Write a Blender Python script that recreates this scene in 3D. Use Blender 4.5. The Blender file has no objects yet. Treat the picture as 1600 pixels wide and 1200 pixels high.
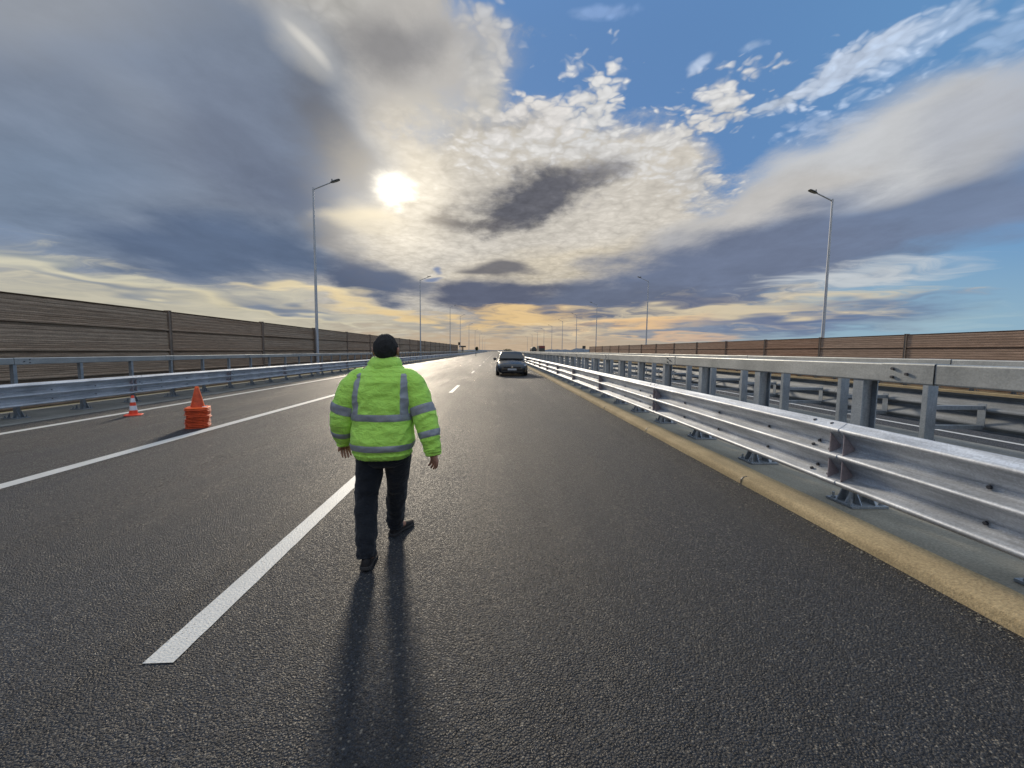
import bpy, bmesh, math, random
from mathutils import Vector, Matrix, noise
R = math.radians
random.seed(7)
S = bpy.context.scene
COL = S.collection

# ------------------------------------------------------------------ camera
cam = bpy.data.cameras.new('camera'); co = bpy.data.objects.new('camera', cam); COL.objects.link(co)
yaw, pitch, roll = 0.03988, -0.08060, 0.012
f = Vector((math.sin(yaw)*math.cos(pitch), math.cos(yaw)*math.cos(pitch), math.sin(pitch)))
r = Vector((math.cos(yaw), -math.sin(yaw), 0)); u = r.cross(f)
r2 = r*math.cos(roll)+u*math.sin(roll); u2 = u*math.cos(roll)-r*math.sin(roll)
m = Matrix((r2, u2, -f)).transposed().to_4x4(); m.translation = (0, 0, 1.55)
co.matrix_world = m
cam.sensor_width = 36; cam.lens = 36*640/1600; cam.clip_start = 0.05; cam.clip_end = 20000
S.camera = co

# ------------------------------------------------------------------ sun and exposure
SUN_DIR = Vector((-0.2218, 0.9155, 0.3357)).normalized()
sun = bpy.data.lights.new('sun', 'SUN'); sun.energy = 2.7; sun.angle = R(6.5); sun.color = (1.0, .86, .67)
so = bpy.data.objects.new('sun', sun); COL.objects.link(so)
so.rotation_euler = SUN_DIR.to_track_quat('Z', 'Y').to_euler()
S.view_settings.view_transform = 'Standard'; S.view_settings.look = 'None'
S.view_settings.exposure = 0; S.view_settings.gamma = 1; S.view_settings.use_curve_mapping = False
S.cycles.max_bounces = 5; S.cycles.diffuse_bounces = 2; S.cycles.glossy_bounces = 3
S.cycles.sample_clamp_indirect = 3; S.cycles.caustics_reflective = False; S.cycles.caustics_refractive = False

def lin(c):
    o = []
    for v in c[:3]:
        v = v/255
        o.append(v/12.92 if v <= .04045 else ((v+.055)/1.055)**2.4)
    return tuple(o)+(1,)

# ------------------------------------------------------------------ node helper
class G:
    def __init__(s, tree): s.t = tree; s.n = tree.nodes; s.l = tree.links
    def node(s, ty, **kw):
        n = s.n.new(ty)
        for k, v in kw.items(): setattr(n, k, v)
        return n
    def put(s, sock, v):
        if isinstance(v, bpy.types.NodeSocket): s.l.new(v, sock)
        elif v is not None: sock.default_value = v
    def math(s, op, a, b=None, c=None, clamp=False):
        n = s.node('ShaderNodeMath', operation=op, use_clamp=clamp)
        for i, v in enumerate((a, b, c)): s.put(n.inputs[i], v) if v is not None else None
        return n.outputs[0]
    def vmath(s, op, a, b=None, scale=None):
        n = s.node('ShaderNodeVectorMath', operation=op)
        s.put(n.inputs[0], a)
        if b is not None: s.put(n.inputs[1], b)
        if scale is not None: s.put(n.inputs['Scale'], scale)
        return n.outputs['Value'] if op in ('LENGTH', 'DOT_PRODUCT') else n.outputs[0]
    def noise(s, v, scale, detail=2, rough=.5, out=0, dist=0, dim='3D'):
        n = s.node('ShaderNodeTexNoise', noise_dimensions=dim); s.put(n.inputs['Vector'], v)
        n.inputs['Scale'].default_value = scale; n.inputs['Detail'].default_value = detail
        n.inputs['Roughness'].default_value = rough; n.inputs['Distortion'].default_value = dist
        return n.outputs[out]
    def vor(s, v, scale, feature='F1', smooth=None, out='Distance', dim='3D'):
        n = s.node('ShaderNodeTexVoronoi', feature=feature, voronoi_dimensions=dim); s.put(n.inputs['Vector'], v)
        n.inputs['Scale'].default_value = scale
        if smooth is not None: n.inputs['Smoothness'].default_value = smooth
        return n.outputs[out]
    def mr(s, v, a, b, c=0, d=1, interp='LINEAR'):
        n = s.node('ShaderNodeMapRange', interpolation_type=interp)
        for i, x in enumerate((v, a, b, c, d)): s.put(n.inputs[i], x)
        return n.outputs[0]
    def mix(s, fac, a, b, blend='MIX'):
        n = s.node('ShaderNodeMix', data_type='RGBA', blend_type=blend)
        s.put(n.inputs[0], fac); s.put(n.inputs[6], a); s.put(n.inputs[7], b)
        return n.outputs[2]
    def mapping(s, v, loc=(0,0,0), rot=(0,0,0), scale=(1,1,1), ty='POINT'):
        n = s.node('ShaderNodeMapping', vector_type=ty); s.put(n.inputs[0], v)
        n.inputs[1].default_value = loc; n.inputs[2].default_value = rot; n.inputs[3].default_value = scale
        return n.outputs[0]

# ------------------------------------------------------------------ sky
# each bank of cloud: centre (tangents of bearing and height from the road's direction), radii, tilt,
# colour, cover, edge softness, raggedness, texture (0 smooth bank, 1 small puffs)
SKY = [
    (-0.023,-0.019,0.808,0.1166,0.00,(194,172,146),0.95,0.8,0.1,0),
    (-0.930,0.090,0.602,0.0885,0.00,(176,176,166),0.8,0.8,0.1,0),
    (-0.430,0.723,0.424,0.3510,0.00,(176,174,170),1,0.22,0.7,2),
    (-0.040,0.712,0.050,0.1375,0.07,(188,190,194),0.95,0.8,1.3,1),
    (-0.049,0.572,0.066,0.0705,0.17,(204,203,202),0.95,0.8,1.4,1),
    (-0.181,0.672,0.218,0.2064,0.00,(184,181,177),1,0.55,0.3,0),
    (-0.060,0.628,0.059,0.1394,0.09,(200,198,194),0.8,0.8,0.5,2),
    (-0.263,0.481,0.263,0.1277,-0.17,(204,196,184),0.7,0.9,0.4,0),
    (-0.131,0.308,0.660,0.2860,0.00,(200,194,184),1,0.35,0.35,2),
    (0.187,0.371,0.458,0.2064,0.24,(208,202,192),1,0.35,0.5,2),
    (0.285,0.201,0.516,0.0911,0.07,(205,195,176),0.9,0.6,0.3,2),
    (0.169,0.472,0.288,0.0867,-0.09,(208,206,203),1,0.85,1.3,1),
    (0.159,0.572,0.105,0.1001,-0.35,(205,205,205),1,0.85,1.7,1),
    (0.033,0.533,0.104,0.0569,0.00,(208,205,202),1,0.85,1.7,1),
    (0.380,0.544,0.258,0.0612,0.42,(207,205,202),1,0.85,1.6,1),
    (0.531,0.614,0.122,0.0550,-0.35,(205,205,205),1,0.85,1.2,1),
    (0.463,0.415,0.156,0.0739,0.00,(200,198,195),0.95,0.85,1.3,1),
    (0.703,0.605,0.125,0.0261,0.21,(190,200,214),0.85,0.6,1.0,1),
    (0.855,0.676,0.200,0.0533,0.58,(188,200,218),0.9,0.6,1.1,1),
    (1.022,0.754,0.306,0.0687,0.66,(176,194,218),0.6,0.8,1.2,1),
    (1.199,0.747,0.190,0.0887,0.44,(168,188,214),0.5,0.9,1.2,1),
    (0.848,0.559,0.174,0.0353,0.17,(170,188,215),0.5,0.8,1.3,1),
    (0.435,0.688,0.051,0.0185,0.35,(180,195,218),0.7,0.8,0.8,1),
    (0.556,0.721,0.039,0.0142,0.35,(170,190,218),0.5,0.8,0.8,1),
    (0.162,0.775,0.089,0.0220,0.17,(140,165,205),0.5,0.9,0.8,1),
    (0.959,0.489,0.637,0.1287,0.42,(196,198,201),1,0.5,0.4,0),
    (0.625,0.345,0.379,0.0729,0.38,(190,188,186),1,0.5,0.28,0),
    (1.220,0.556,0.258,0.1370,0.44,(176,180,188),0.9,0.6,0.3,0),
    (0.982,0.323,0.716,0.1421,0.30,(114,129,156),1,0.65,0.3,0),
    (0.538,0.198,0.558,0.1308,0.21,(110,121,145),1,0.6,0.3,0),
    (0.240,0.112,0.455,0.0738,0.05,(104,113,134),1,0.65,0.3,0),
    (0.755,0.085,0.540,0.0537,0.07,(108,122,152),0.85,0.6,0.3,0),
    (1.274,0.376,0.249,0.0932,0.26,(124,140,168),0.7,0.8,0.3,0),
    (1.052,0.446,0.323,0.0458,0.38,(192,192,192),0.45,0.9,0.4,0),
    (-0.792,0.478,0.645,0.4167,-0.21,(126,137,155),1,0.35,0.22,0),
    (-1.066,0.345,0.416,0.2812,0.00,(120,136,158),0.9,0.9,0.2,0),
    (-0.995,0.727,0.405,0.1452,0.00,(152,157,165),0.8,0.9,0.25,0),
    (-0.760,0.562,0.278,0.0825,-0.44,(139,149,165),0.6,0.9,0.35,0),
    (-0.595,0.470,0.270,0.2386,-0.35,(110,120,140),0.75,0.9,0.25,0),
    (-0.408,0.490,0.108,0.2116,0.35,(108,112,122),0.85,0.8,0.4,0),
    (-0.528,0.359,0.232,0.1145,0.00,(104,114,134),0.8,0.9,0.3,0),
    (-0.663,0.226,0.492,0.0903,-0.10,(92,108,134),0.95,0.7,0.25,0),
    (-0.312,0.171,0.157,0.0685,-0.24,(92,103,126),1,0.5,0.35,0),
    (-0.384,0.259,0.133,0.0381,-0.31,(150,146,142),0.6,0.9,0.4,0),
    (-0.481,0.692,0.181,0.0550,-0.63,(206,204,199),0.6,1.0,0.9,0),
    (-0.467,0.687,0.112,0.0165,-0.59,(232,228,220),0.6,1.0,0.7,0),
    (-0.246,0.683,0.187,0.0962,-0.26,(138,137,139),0.85,0.8,0.45,0),
    (-0.130,0.708,0.101,0.0824,0.17,(142,142,145),0.6,0.9,0.5,0),
    (-0.116,0.542,0.132,0.0851,0.35,(205,200,190),0.6,0.9,0.5,0),
    (-0.325,0.292,0.163,0.0438,-0.14,(226,213,186),0.75,0.9,0.5,0),
    (0.057,0.357,0.212,0.0736,0.31,(97,98,106),1,0.75,1.15,2),
    (-0.063,0.306,0.128,0.0383,0.14,(106,104,108),0.85,0.8,1.2,2),
    (0.186,0.419,0.129,0.0499,0.35,(120,119,124),0.7,0.9,0.9,2),
    (0.021,0.196,0.115,0.0271,-0.07,(104,104,112),0.9,0.7,0.4,0),
    (-0.009,0.132,0.200,0.0516,0.00,(95,101,120),1,0.6,0.35,0),
    (-0.192,0.147,0.091,0.0331,-0.17,(98,108,130),0.8,0.8,0.4,0),
    (-0.137,0.205,0.024,0.0134,0.17,(104,126,166),0.8,0.8,0.6,0),
    (-0.146,0.167,0.039,0.0135,0.24,(104,126,166),0.8,0.8,0.6,0),
    (-0.785,0.099,0.811,0.0917,-0.09,(198,192,172),0.8,0.8,1.1,3),
    (-1.009,0.176,0.424,0.0348,-0.14,(208,203,180),0.75,0.9,1.0,3),
    (-0.668,0.109,0.438,0.0208,-0.14,(216,206,176),0.8,0.9,0.9,3),
    (-0.506,0.138,0.162,0.0134,-0.09,(230,214,176),0.9,0.9,0.6,3),
    (-0.313,0.103,0.181,0.0226,-0.16,(234,212,166),0.95,0.9,0.8,3),
    (-0.208,0.079,0.167,0.0182,-0.10,(226,198,148),0.85,0.9,0.8,3),
    (-0.522,0.099,0.192,0.0179,-0.14,(104,120,146),0.85,0.8,0.7,3),
    (-0.884,0.137,0.315,0.0132,-0.16,(116,130,150),0.7,0.9,0.7,3),
    (-1.049,0.196,0.225,0.0130,-0.14,(120,134,150),0.6,0.9,0.7,3),
    (-0.131,0.054,0.169,0.0153,0.00,(150,150,148),0.6,0.9,0.6,3),
    (0.038,0.078,0.202,0.0368,0.03,(226,194,142),0.95,0.8,1.0,3),
    (0.132,0.051,0.094,0.0124,0.00,(132,132,140),0.7,0.9,0.7,3),
    (0.023,0.044,0.093,0.0108,0.00,(140,140,142),0.6,0.9,0.7,3),
    (0.639,0.109,0.551,0.0533,0.10,(216,200,168),0.85,0.8,1.2,3),
    (0.911,0.195,0.361,0.0344,0.12,(200,204,206),0.8,0.9,1.1,3),
    (0.368,0.072,0.223,0.0218,0.07,(230,192,144),0.9,0.9,0.8,3),
    (0.706,0.084,0.392,0.0205,0.05,(96,112,146),0.8,0.9,0.8,3),
    (0.932,0.135,0.364,0.0158,0.07,(112,128,158),0.7,0.9,0.8,3),
    (0.493,0.134,0.240,0.0155,0.14,(94,104,130),0.7,0.9,0.7,3),
    (0.449,0.037,0.273,0.0126,0.02,(212,178,146),0.7,0.9,0.7,3),
    (1.120,0.091,0.337,0.0353,0.05,(160,184,194),0.5,0.9,0.9,3),
]
def build_sky():
    w = bpy.data.worlds.new('World'); S.world = w; w.use_nodes = True
    g = G(w.node_tree); w.node_tree.nodes.clear()
    out = g.node('ShaderNodeOutputWorld'); bg = g.node('ShaderNodeBackground')
    g.l.new(bg.outputs[0], out.inputs[0]); STR = 0.1; bg.inputs[1].default_value = STR
    tc = g.node('ShaderNodeTexCoord').outputs['Generated']
    d = g.vmath('NORMALIZE', tc)
    sp = g.node('ShaderNodeSeparateXYZ'); g.put(sp.inputs[0], d); dx, dy, dz = sp.outputs
    ay = g.math('MAXIMUM', g.math('ABSOLUTE', dy), .08)
    uu = g.math('DIVIDE', dx, ay); vv = g.math('DIVIDE', g.math('MAXIMUM', dz, 0), ay)
    cb = g.node('ShaderNodeCombineXYZ'); g.put(cb.inputs[0], uu); g.put(cb.inputs[1], vv); cb.inputs[2].default_value = 1; P = cb.outputs[0]
    h = g.math('ADD', g.math('MAXIMUM', dz, 0), .09)
    q = g.node('ShaderNodeCombineXYZ'); g.put(q.inputs[0], g.math('DIVIDE', dx, h)); g.put(q.inputs[1], g.math('DIVIDE', dy, h)); Q = q.outputs[0]
    # warp, weaker and flatter towards the horizon
    wn = g.vmath('SUBTRACT', g.noise(Q, 1.2, 2, .5, out=1, dim='2D'), (.5,.5,.5))
    amt = g.mr(vv, 0, .5, .10, .30)
    wv = g.vmath('MULTIPLY', g.vmath('SCALE', wn, scale=amt), (1,.55,0))
    Pw = g.vmath('ADD', P, wv)
    Qs = g.vmath('MULTIPLY', Q, (1,.8,1))
    n_soft = g.math('SUBTRACT', g.noise(Qs, 2.6, 8, .64, dist=.15, dim='2D'), .5)
    Qw = g.vmath('ADD', Q, g.vmath('SCALE', g.vmath('SUBTRACT', g.noise(Q, 6, 3, .6, out=1, dim='2D'), (.5,.5,.5)), scale=.12))
    v1 = g.vor(Qw, 13, dim='2D')
    v2 = g.vor(Qw, 31, dim='2D')
    puff = g.math('ADD', g.math('MULTIPLY', v1, .8), g.math('MULTIPLY', v2, .45))
    n_puff = g.math('ADD', g.math('SUBTRACT', puff, .50), g.math('MULTIPLY', n_soft, .9))
    Ps = g.vmath('ADD', g.vmath('MULTIPLY', P, (3.2,34,0)), g.vmath('SCALE', wn, scale=2.2))
    n_str = g.math('SUBTRACT', g.noise(Ps, 1.0, 5, .6, dim='2D'), .5)
    # clear air behind the cloud
    sky = g.node('ShaderNodeTexSky', sky_type='NISHITA', sun_disc=False)
    sky.sun_elevation = R(19.6); sky.sun_rotation = R(-13.6); sky.altitude = 100; sky.air_density = 1.0; sky.dust_density = .6; sky.ozone_density = 2
    k = 1/STR
    blue = g.mix(1.0, sky.outputs[0], SKY_TINT, 'MULTIPLY')
    lo = g.mr(vv, 0, .42, 1, 0, 'SMOOTHSTEP')
    zen = g.mix(g.mr(uu, .3, 1.3, 0, 1, 'SMOOTHSTEP'), tuple(x*k for x in lin((98,138,188))[:3])+(1,), tuple(x*k for x in lin((104,152,200))[:3])+(1,))
    clear = g.mix(.85, blue, zen)
    pale = g.mix(g.mr(uu, .1, 1.0, 0, 1, 'SMOOTHSTEP'), tuple(x*k for x in lin((172,163,148))[:3])+(1,), tuple(x*k for x in lin((146,178,196))[:3])+(1,))
    c = g.mix(lo, clear, pale)
    # relief of the cloud: puffs plus soft noise
    relief2 = g.math('ADD', g.math('SUBTRACT', g.math('MULTIPLY', puff, .8), .4), g.math('MULTIPLY', n_soft, 1.3))
    for (cu, cv, ru, rv, ang, col, al, soft, rag, kind) in SKY:
        dep = g.node('ShaderNodeVectorMath', operation='MULTIPLY_ADD')   # keeps the chain evaluated in order
        g.put(dep.inputs[0], c); dep.inputs[1].default_value = (1e-8,)*3; g.put(dep.inputs[2], Pw)
        ca, sa = math.cos(ang), math.sin(ang)      # ellipse axes as two planes through (u, v, 1)
        e1 = g.vmath('DOT_PRODUCT', dep.outputs[0], (ca/ru, sa/ru, -(cu*ca+cv*sa)/ru))
        e2 = g.vmath('DOT_PRODUCT', dep.outputs[0], (-sa/rv, ca/rv, -(-cu*sa+cv*ca)/rv))
        ln = g.math('SQRT', g.math('MULTIPLY_ADD', e1, e1, g.math('MULTIPLY', e2, e2)))
        a = g.math('MULTIPLY_ADD', n_puff if kind == 1 else n_str if kind == 3 else n_soft, rag*(1 if kind == 1 else 1.6), ln)
        a = g.mr(a, 1, 1-soft, 0, al, 'SMOOTHSTEP')
        cc = tuple(x*k for x in lin(col)[:3])+(1,)
        src, amp, off = ((n_puff, -.6, 1.0) if kind == 1 else (relief2, -.42, 1.0) if kind == 2 else (n_str, -.5, 1.0) if kind == 3 else (n_soft, .42, 1.0))
        sh = g.math('MULTIPLY_ADD', src, amp, g.math('MULTIPLY_ADD', a, 1e-8, off))
        c = g.mix(a, c, g.vmath('SCALE', cc[:3], scale=sh))
    # added for the light: closed grey cloud deck, unseen above and behind the view
    c = g.mix(g.mr(g.math('MULTIPLY_ADD', n_soft, .8, vv), 1.05, 1.5, 0, .92, 'SMOOTHSTEP'), c, tuple(x*k for x in lin((192,200,210))[:3])+(1,))
    # the sun behind thin cloud
    dt = g.vmath('DOT_PRODUCT', d, tuple(SUN_DIR))
    ang_ = g.math('MULTIPLY', g.math('ARCCOSINE', g.math('MINIMUM', dt, 1)), 57.2958)
    an2 = g.math('ADD', ang_, g.math('MULTIPLY', n_soft, 5.0))
    halo = g.mr(an2, 15, 1, 0, 1, 'SMOOTHERSTEP')
    c = g.vmath('ADD', c, g.vmath('SCALE', tuple(x*k for x in (.36,.31,.22)), scale=g.math('POWER', halo, 1.6)))
    core = g.math('POWER', g.mr(an2, 3.8, .0, 0, 1, 'SMOOTHSTEP'), 2.4)
    c = g.vmath('ADD', c, g.vmath('SCALE', tuple(x*k for x in (1.6,1.45,1.15)), scale=core))
    # added fill: unseen sky behind the photographer and overhead is brightened
    back = g.mr(dy, -.1, -.7, 1.0, BACK_FILL, 'SMOOTHSTEP')
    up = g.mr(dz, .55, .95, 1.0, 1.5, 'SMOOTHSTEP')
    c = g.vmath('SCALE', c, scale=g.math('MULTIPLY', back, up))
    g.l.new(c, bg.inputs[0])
    w.cycles.sampling_method = 'NONE'
SKY_TINT = (.5,.6,.8,1); BACK_FILL = 1.55
build_sky()

# ------------------------------------------------------------------ mesh helpers
class MB:
    def __init__(s): s.v = []; s.f = []; s.m = []
    def add(s, vs, fs, mi=0):
        b = len(s.v); s.v += [tuple(x) for x in vs]; s.f += [tuple(i+b for i in q) for q in fs]; s.m += [mi]*len(fs); return s
    def box(s, x0, x1, y0, y1, z0, z1, mi=0):
        vs = [(x, y, z) for x in (x0, x1) for y in (y0, y1) for z in (z0, z1)]
        return s.add(vs, [(0,1,3,2),(4,6,7,5),(0,4,5,1),(2,3,7,6),(0,2,6,4),(1,5,7,3)], mi)
    def prism(s, pts, y0, y1, mi=0, close=True, caps=True):   # profile in x,z extruded along y
        n = len(pts); vs = [(x, y0, z) for x, z in pts]+[(x, y1, z) for x, z in pts]
        fs = [(i, (i+1) % n, (i+1) % n+n, i+n) for i in range(n if close else n-1)]
        if caps and close: fs += [tuple(range(n-1, -1, -1)), tuple(range(n, 2*n))]
        return s.add(vs, fs, mi)
    def loft(s, rings, mi=0, caps=True):
        n = len(rings[0]); vs = [p for rg in rings for p in rg]; fs = []
        for k in range(len(rings)-1):
            for i in range(n): fs.append((k*n+i, k*n+(i+1) % n, (k+1)*n+(i+1) % n, (k+1)*n+i))
        if caps: fs += [tuple(range(n-1, -1, -1)), tuple(range((len(rings)-1)*n, len(rings)*n))]
        return s.add(vs, fs, mi)
    def tube(s, pts, rad, n=8, mi=0):
        pts = [Vector(p) for p in pts]; rings = []
        if not isinstance(rad, (list, tuple)): rad = [rad]*len(pts)
        ref = None
        for i, p in enumerate(pts):
            t = (pts[min(i+1, len(pts)-1)]-pts[max(i-1, 0)]).normalized()
            if ref is None: ref = Vector((1,0,0)) if abs(t.x) < .8 else Vector((0,1,0))
            a = (ref-t*ref.dot(t)).normalized(); b = t.cross(a); ref = a
            rings.append([p+(a*math.cos(2*math.pi*k/n)+b*math.sin(2*math.pi*k/n))*rad[i] for k in range(n)])
        return s.loft(rings, mi)
    def build(s, name, mats, parent=None, smooth=False, bevel=0, loc=None, ang=40):
        me = bpy.data.meshes.new(name); me.from_pydata(s.v, [], s.f)
        if not isinstance(mats, (list, tuple)): mats = [mats]
        for mt in mats: me.materials.append(mt)
        for p, i in zip(me.polygons, s.m): p.material_index = i
        bm = bmesh.new(); bm.from_mesh(me); bmesh.ops.recalc_face_normals(bm, faces=bm.faces); bm.to_mesh(me); bm.free()
        if smooth:
            me.shade_smooth()
            if ang: me.set_sharp_from_angle(angle=R(ang))
        o = bpy.data.objects.new(name, me); COL.objects.link(o)
        if parent: o.parent = parent
        if loc: o.location = loc
        if bevel:
            b = o.modifiers.new('bevel', 'BEVEL'); b.width = bevel; b.segments = 2; b.limit_method = 'ANGLE'
        return o

def tag(o, label=None, cat=None, group=None, kind=None):
    if label: o['label'] = label
    if cat: o['category'] = cat
    if group: o['group'] = group
    if kind: o['kind'] = kind
    return o
def empty(name, loc, label, cat, group=None, rz=0):
    o = bpy.data.objects.new(name, None); COL.objects.link(o); o.location = loc; o.rotation_euler = (0, 0, rz)
    o.empty_display_size = .2
    return tag(o, label, cat, group)
def copy_tree(o, parent=None):
    c = o.copy(); COL.objects.link(c)
    if parent: c.parent = parent
    for ch in [x for x in CH.get(o.name, [])]: copy_tree(ch, c)
    return c
CH = {}
def index_children():
    CH.clear()
    for o in COL.objects:
        if o.parent: CH.setdefault(o.parent.name, []).append(o)

# ------------------------------------------------------------------ materials
def mat(name, col=(.5,.5,.5), rough=.6, metal=0.0, spec=.5, fn=None):
    mt = bpy.data.materials.new(name); mt.use_nodes = True
    g = G(mt.node_tree); b = g.n['Principled BSDF']
    b.inputs['Base Color'].default_value = tuple(col)+(1,)
    b.inputs['Roughness'].default_value = rough; b.inputs['Metallic'].default_value = metal
    b.inputs['Specular IOR Level'].default_value = spec
    if fn: fn(g, b)
    return mt
def wpos(g): return g.node('ShaderNodeNewGeometry').outputs['Position']
def opos(g): return g.node('ShaderNodeTexCoord').outputs['Object']
def bump(g, b, h, strength, dist):
    n = g.node('ShaderNodeBump'); n.inputs['Strength'].default_value = strength; n.inputs['Distance'].default_value = dist
    g.put(n.inputs['Height'], h); g.l.new(n.outputs[0], b.inputs['Normal'])

def f_asphalt(g, b):
    p = wpos(g)
    wp = g.vmath('ADD', p, g.vmath('SCALE', g.noise(p, 60, 2, .5, out=1), scale=.005))
    v = g.vor(wp, 92); vc = g.vor(wp, 92, out='Color')
    sepc = g.node('ShaderNodeSeparateColor'); g.put(sepc.inputs[0], vc)
    v2 = g.vor(wp, 170); fine = g.noise(p, 300, 2, .6)
    st = g.mapping(p, (0,0,0), (0,0,0), (.55,.035,1))
    band = g.noise(st, 1.6, 4, .6); patch = g.noise(p, .35, 5, .6)
    base = g.mix(sepc.outputs[0], (.004,.006,.010,1), (.044,.052,.066,1))
    base = g.mix(g.mr(sepc.outputs[1], .93, .97), base, (.22,.20,.17,1))
    base = g.mix(g.mr(v, .25, .75, 0, .8), base, (.014,.014,.016,1))
    tone = g.math('MULTIPLY', g.mr(band, .3, .7, .68, 1.3), g.mr(patch, .3, .7, .75, 1.2))
    base = g.vmath('SCALE', base, scale=tone)
    # two longitudinal paving seams
    sx = g.node('ShaderNodeSeparateXYZ'); g.put(sx.inputs[0], p)
    wob = g.math('MULTIPLY', g.math('SUBTRACT', g.noise(p, .8, 3), .5), .05)
    xx = g.math('ADD', sx.outputs[0], wob)
    for c0, wd, dk in ((-5.62,.045,.45), (-1.95,.03,.7), (2.55,.12,.75)):
        dd = g.math('ABSOLUTE', g.math('SUBTRACT', xx, c0))
        base = g.vmath('SCALE', base, scale=g.mr(dd, wd*.4, wd, dk, 1))
    g.l.new(base, b.inputs['Base Color'])
    rr = g.mr(sepc.outputs[2], .45, .92, .68, .28)
    rr = g.math('ADD', rr, g.mr(band, .3, .7, -.08, .10)); rr = g.math('ADD', rr, g.mr(patch, .3, .7, -.05, .06))
    g.l.new(rr, b.inputs['Roughness'])
    h = g.math('ADD', g.math('MULTIPLY', g.mr(v, 0, .7, 1, 0), .75), g.math('MULTIPLY', sepc.outputs[1], .5))
    h = g.math('ADD', h, g.math('MULTIPLY', fine, .2))
    h = g.math('ADD', h, g.math('MULTIPLY', v2, -.25))
    bump(g, b, h, 1.0, .014)
def f_concrete(c1, c2, sc=1.0):
    def fn(g, b):
        p = wpos(g)
        n = g.noise(p, 1.7*sc, 6, .65); n2 = g.noise(p, 55, 3, .6); n3 = g.noise(g.mapping(p, scale=(1,.15,1)), 4, 4, .6)
        base = g.mix(g.mr(n, .3, .7), c1+(1,), c2+(1,))
        base = g.vmath('SCALE', base, scale=g.mr(n2, .3, .7, .72, 1.22))
        base = g.vmath('SCALE', base, scale=g.mr(n3, .35, .65, .85, 1.1))
        v = g.vor(p, 120); base = g.vmath('SCALE', base, scale=g.mr(v, 0, .25, .5, 1))
        g.l.new(base, b.inputs['Base Color']); bump(g, b, g.math('ADD', n2, g.math('MULTIPLY', v, .4)), .6, .006)
    return fn
def f_paint(g, b):
    p = wpos(g); n = g.noise(p, 70, 3, .65); n2 = g.noise(p, 3, 4, .6); v = g.vor(p, 75)
    base = g.mix(g.mr(n2, .3, .7), (.52,.51,.48,1), (.66,.65,.61,1))
    base = g.mix(g.mr(g.math('ADD', n, g.math('MULTIPLY', g.math('SUBTRACT', n2, .5), .35)), .57, .70, 0, .8), base, (.10,.10,.10,1))
    g.l.new(base, b.inputs['Base Color']); bump(g, b, g.math('ADD', g.mr(v, 0, .7, 1, 0), n), .45, .004)
def f_coat(g, b):
    b.inputs['Coat Weight'].default_value = .45; b.inputs['Coat Roughness'].default_value = .04
    p = opos(g); n = g.noise(p, 3, 3); g.l.new(g.mr(n, .3, .7, .2, .32), b.inputs['Roughness'])
def f_steel(c1, c2, r0=.32, r1=.52, stain=.25):
    def fn(g, b):
        p = wpos(g); n = g.noise(p, 2.2, 5, .65); sp = g.vor(p, 90, out='Color')
        s_ = g.node('ShaderNodeSeparateColor'); g.put(s_.inputs[0], sp)
        st = g.noise(g.mapping(p, scale=(8,.6,2)), 3, 4, .65)
        base = g.mix(g.mr(n, .3, .7), c1+(1,), c2+(1,))
        base = g.vmath('SCALE', base, scale=g.mr(s_.outputs[0], 0, 1, .88, 1.08))
        base = g.vmath('SCALE', base, scale=g.mr(st, .35, .75, 1.05, 1-stain))
        g.l.new(base, b.inputs['Base Color'])
        g.l.new(g.mr(g.math('ADD', g.math('MULTIPLY', n, .6), g.math('MULTIPLY', st, .4)), .3, .7, r0, r1), b.inputs['Roughness'])
        bump(g, b, g.math('ADD', n, g.math('MULTIPLY', g.noise(p, 25, 3), .3)), .12, .02)
    return fn
def f_wood(c1, c2, c3):
    def fn(g, b):
        p = wpos(g); oi = g.node('ShaderNodeObjectInfo').outputs['Random']
        off = g.node('ShaderNodeCombineXYZ'); g.put(off.inputs[2], g.math('MULTIPLY', oi, 9.7))
        pp = g.vmath('ADD', p, off.outputs[0])
        n = g.noise(g.mapping(pp, scale=(1,.10,4.5)), 1.3, 5, .65); n2 = g.noise(g.mapping(pp, scale=(1,.5,16)), 3, 4, .65)
        n3 = g.noise(pp, 30, 3, .65)
        sz = g.node('ShaderNodeSeparateXYZ'); g.put(sz.inputs[0], p)
        rows = g.math('PINGPONG', sz.outputs[2], .055)
        base = g.mix(g.mr(n, .35, .65), c1+(1,), c2+(1,))
        base = g.mix(g.mr(oi, .35, 1, 0, .45), base, c3+(1,))
        base = g.vmath('SCALE', base, scale=g.mr(n2, .3, .7, .6, 1.35))
        base = g.vmath('SCALE', base, scale=g.mr(n3, .3, .7, .8, 1.2))
        g.l.new(base, b.inputs['Base Color'])
        bump(g, b, g.math('ADD', g.mr(rows, .0, .012), g.math('MULTIPLY', n3, .4)), .8, .012)
    return fn
def f_fabric(c1, c2, sc=900, wr=1.0):
    def fn(g, b):
        p = opos(g); n = g.noise(p, 6, 4, .6); w_ = g.noise(p, sc, 1)
        fold = g.noise(g.mapping(p, scale=(1,1,1.6)), 14, 4, .6, dist=.6)
        base = g.mix(g.mr(n, .3, .7), c1+(1,), c2+(1,)); g.l.new(base, b.inputs['Base Color'])
        b.inputs['Sheen Weight'].default_value = .15
        bump(g, b, g.math('ADD', g.math('MULTIPLY', fold, wr), g.math('MULTIPLY', w_, .03)), .6, .02)
    return fn
def f_tape(g, b):
    p = opos(g); v = g.vor(p, 260); n = g.noise(p, 20, 3)
    base = g.mix(g.mr(n, .3, .7), (.27,.29,.33,1), (.36,.38,.41,1)); base = g.vmath('SCALE', base, scale=g.mr(v, 0, .5, 1.1, .8))
    g.l.new(base, b.inputs['Base Color']); bump(g, b, n, .4, .01)
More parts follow.
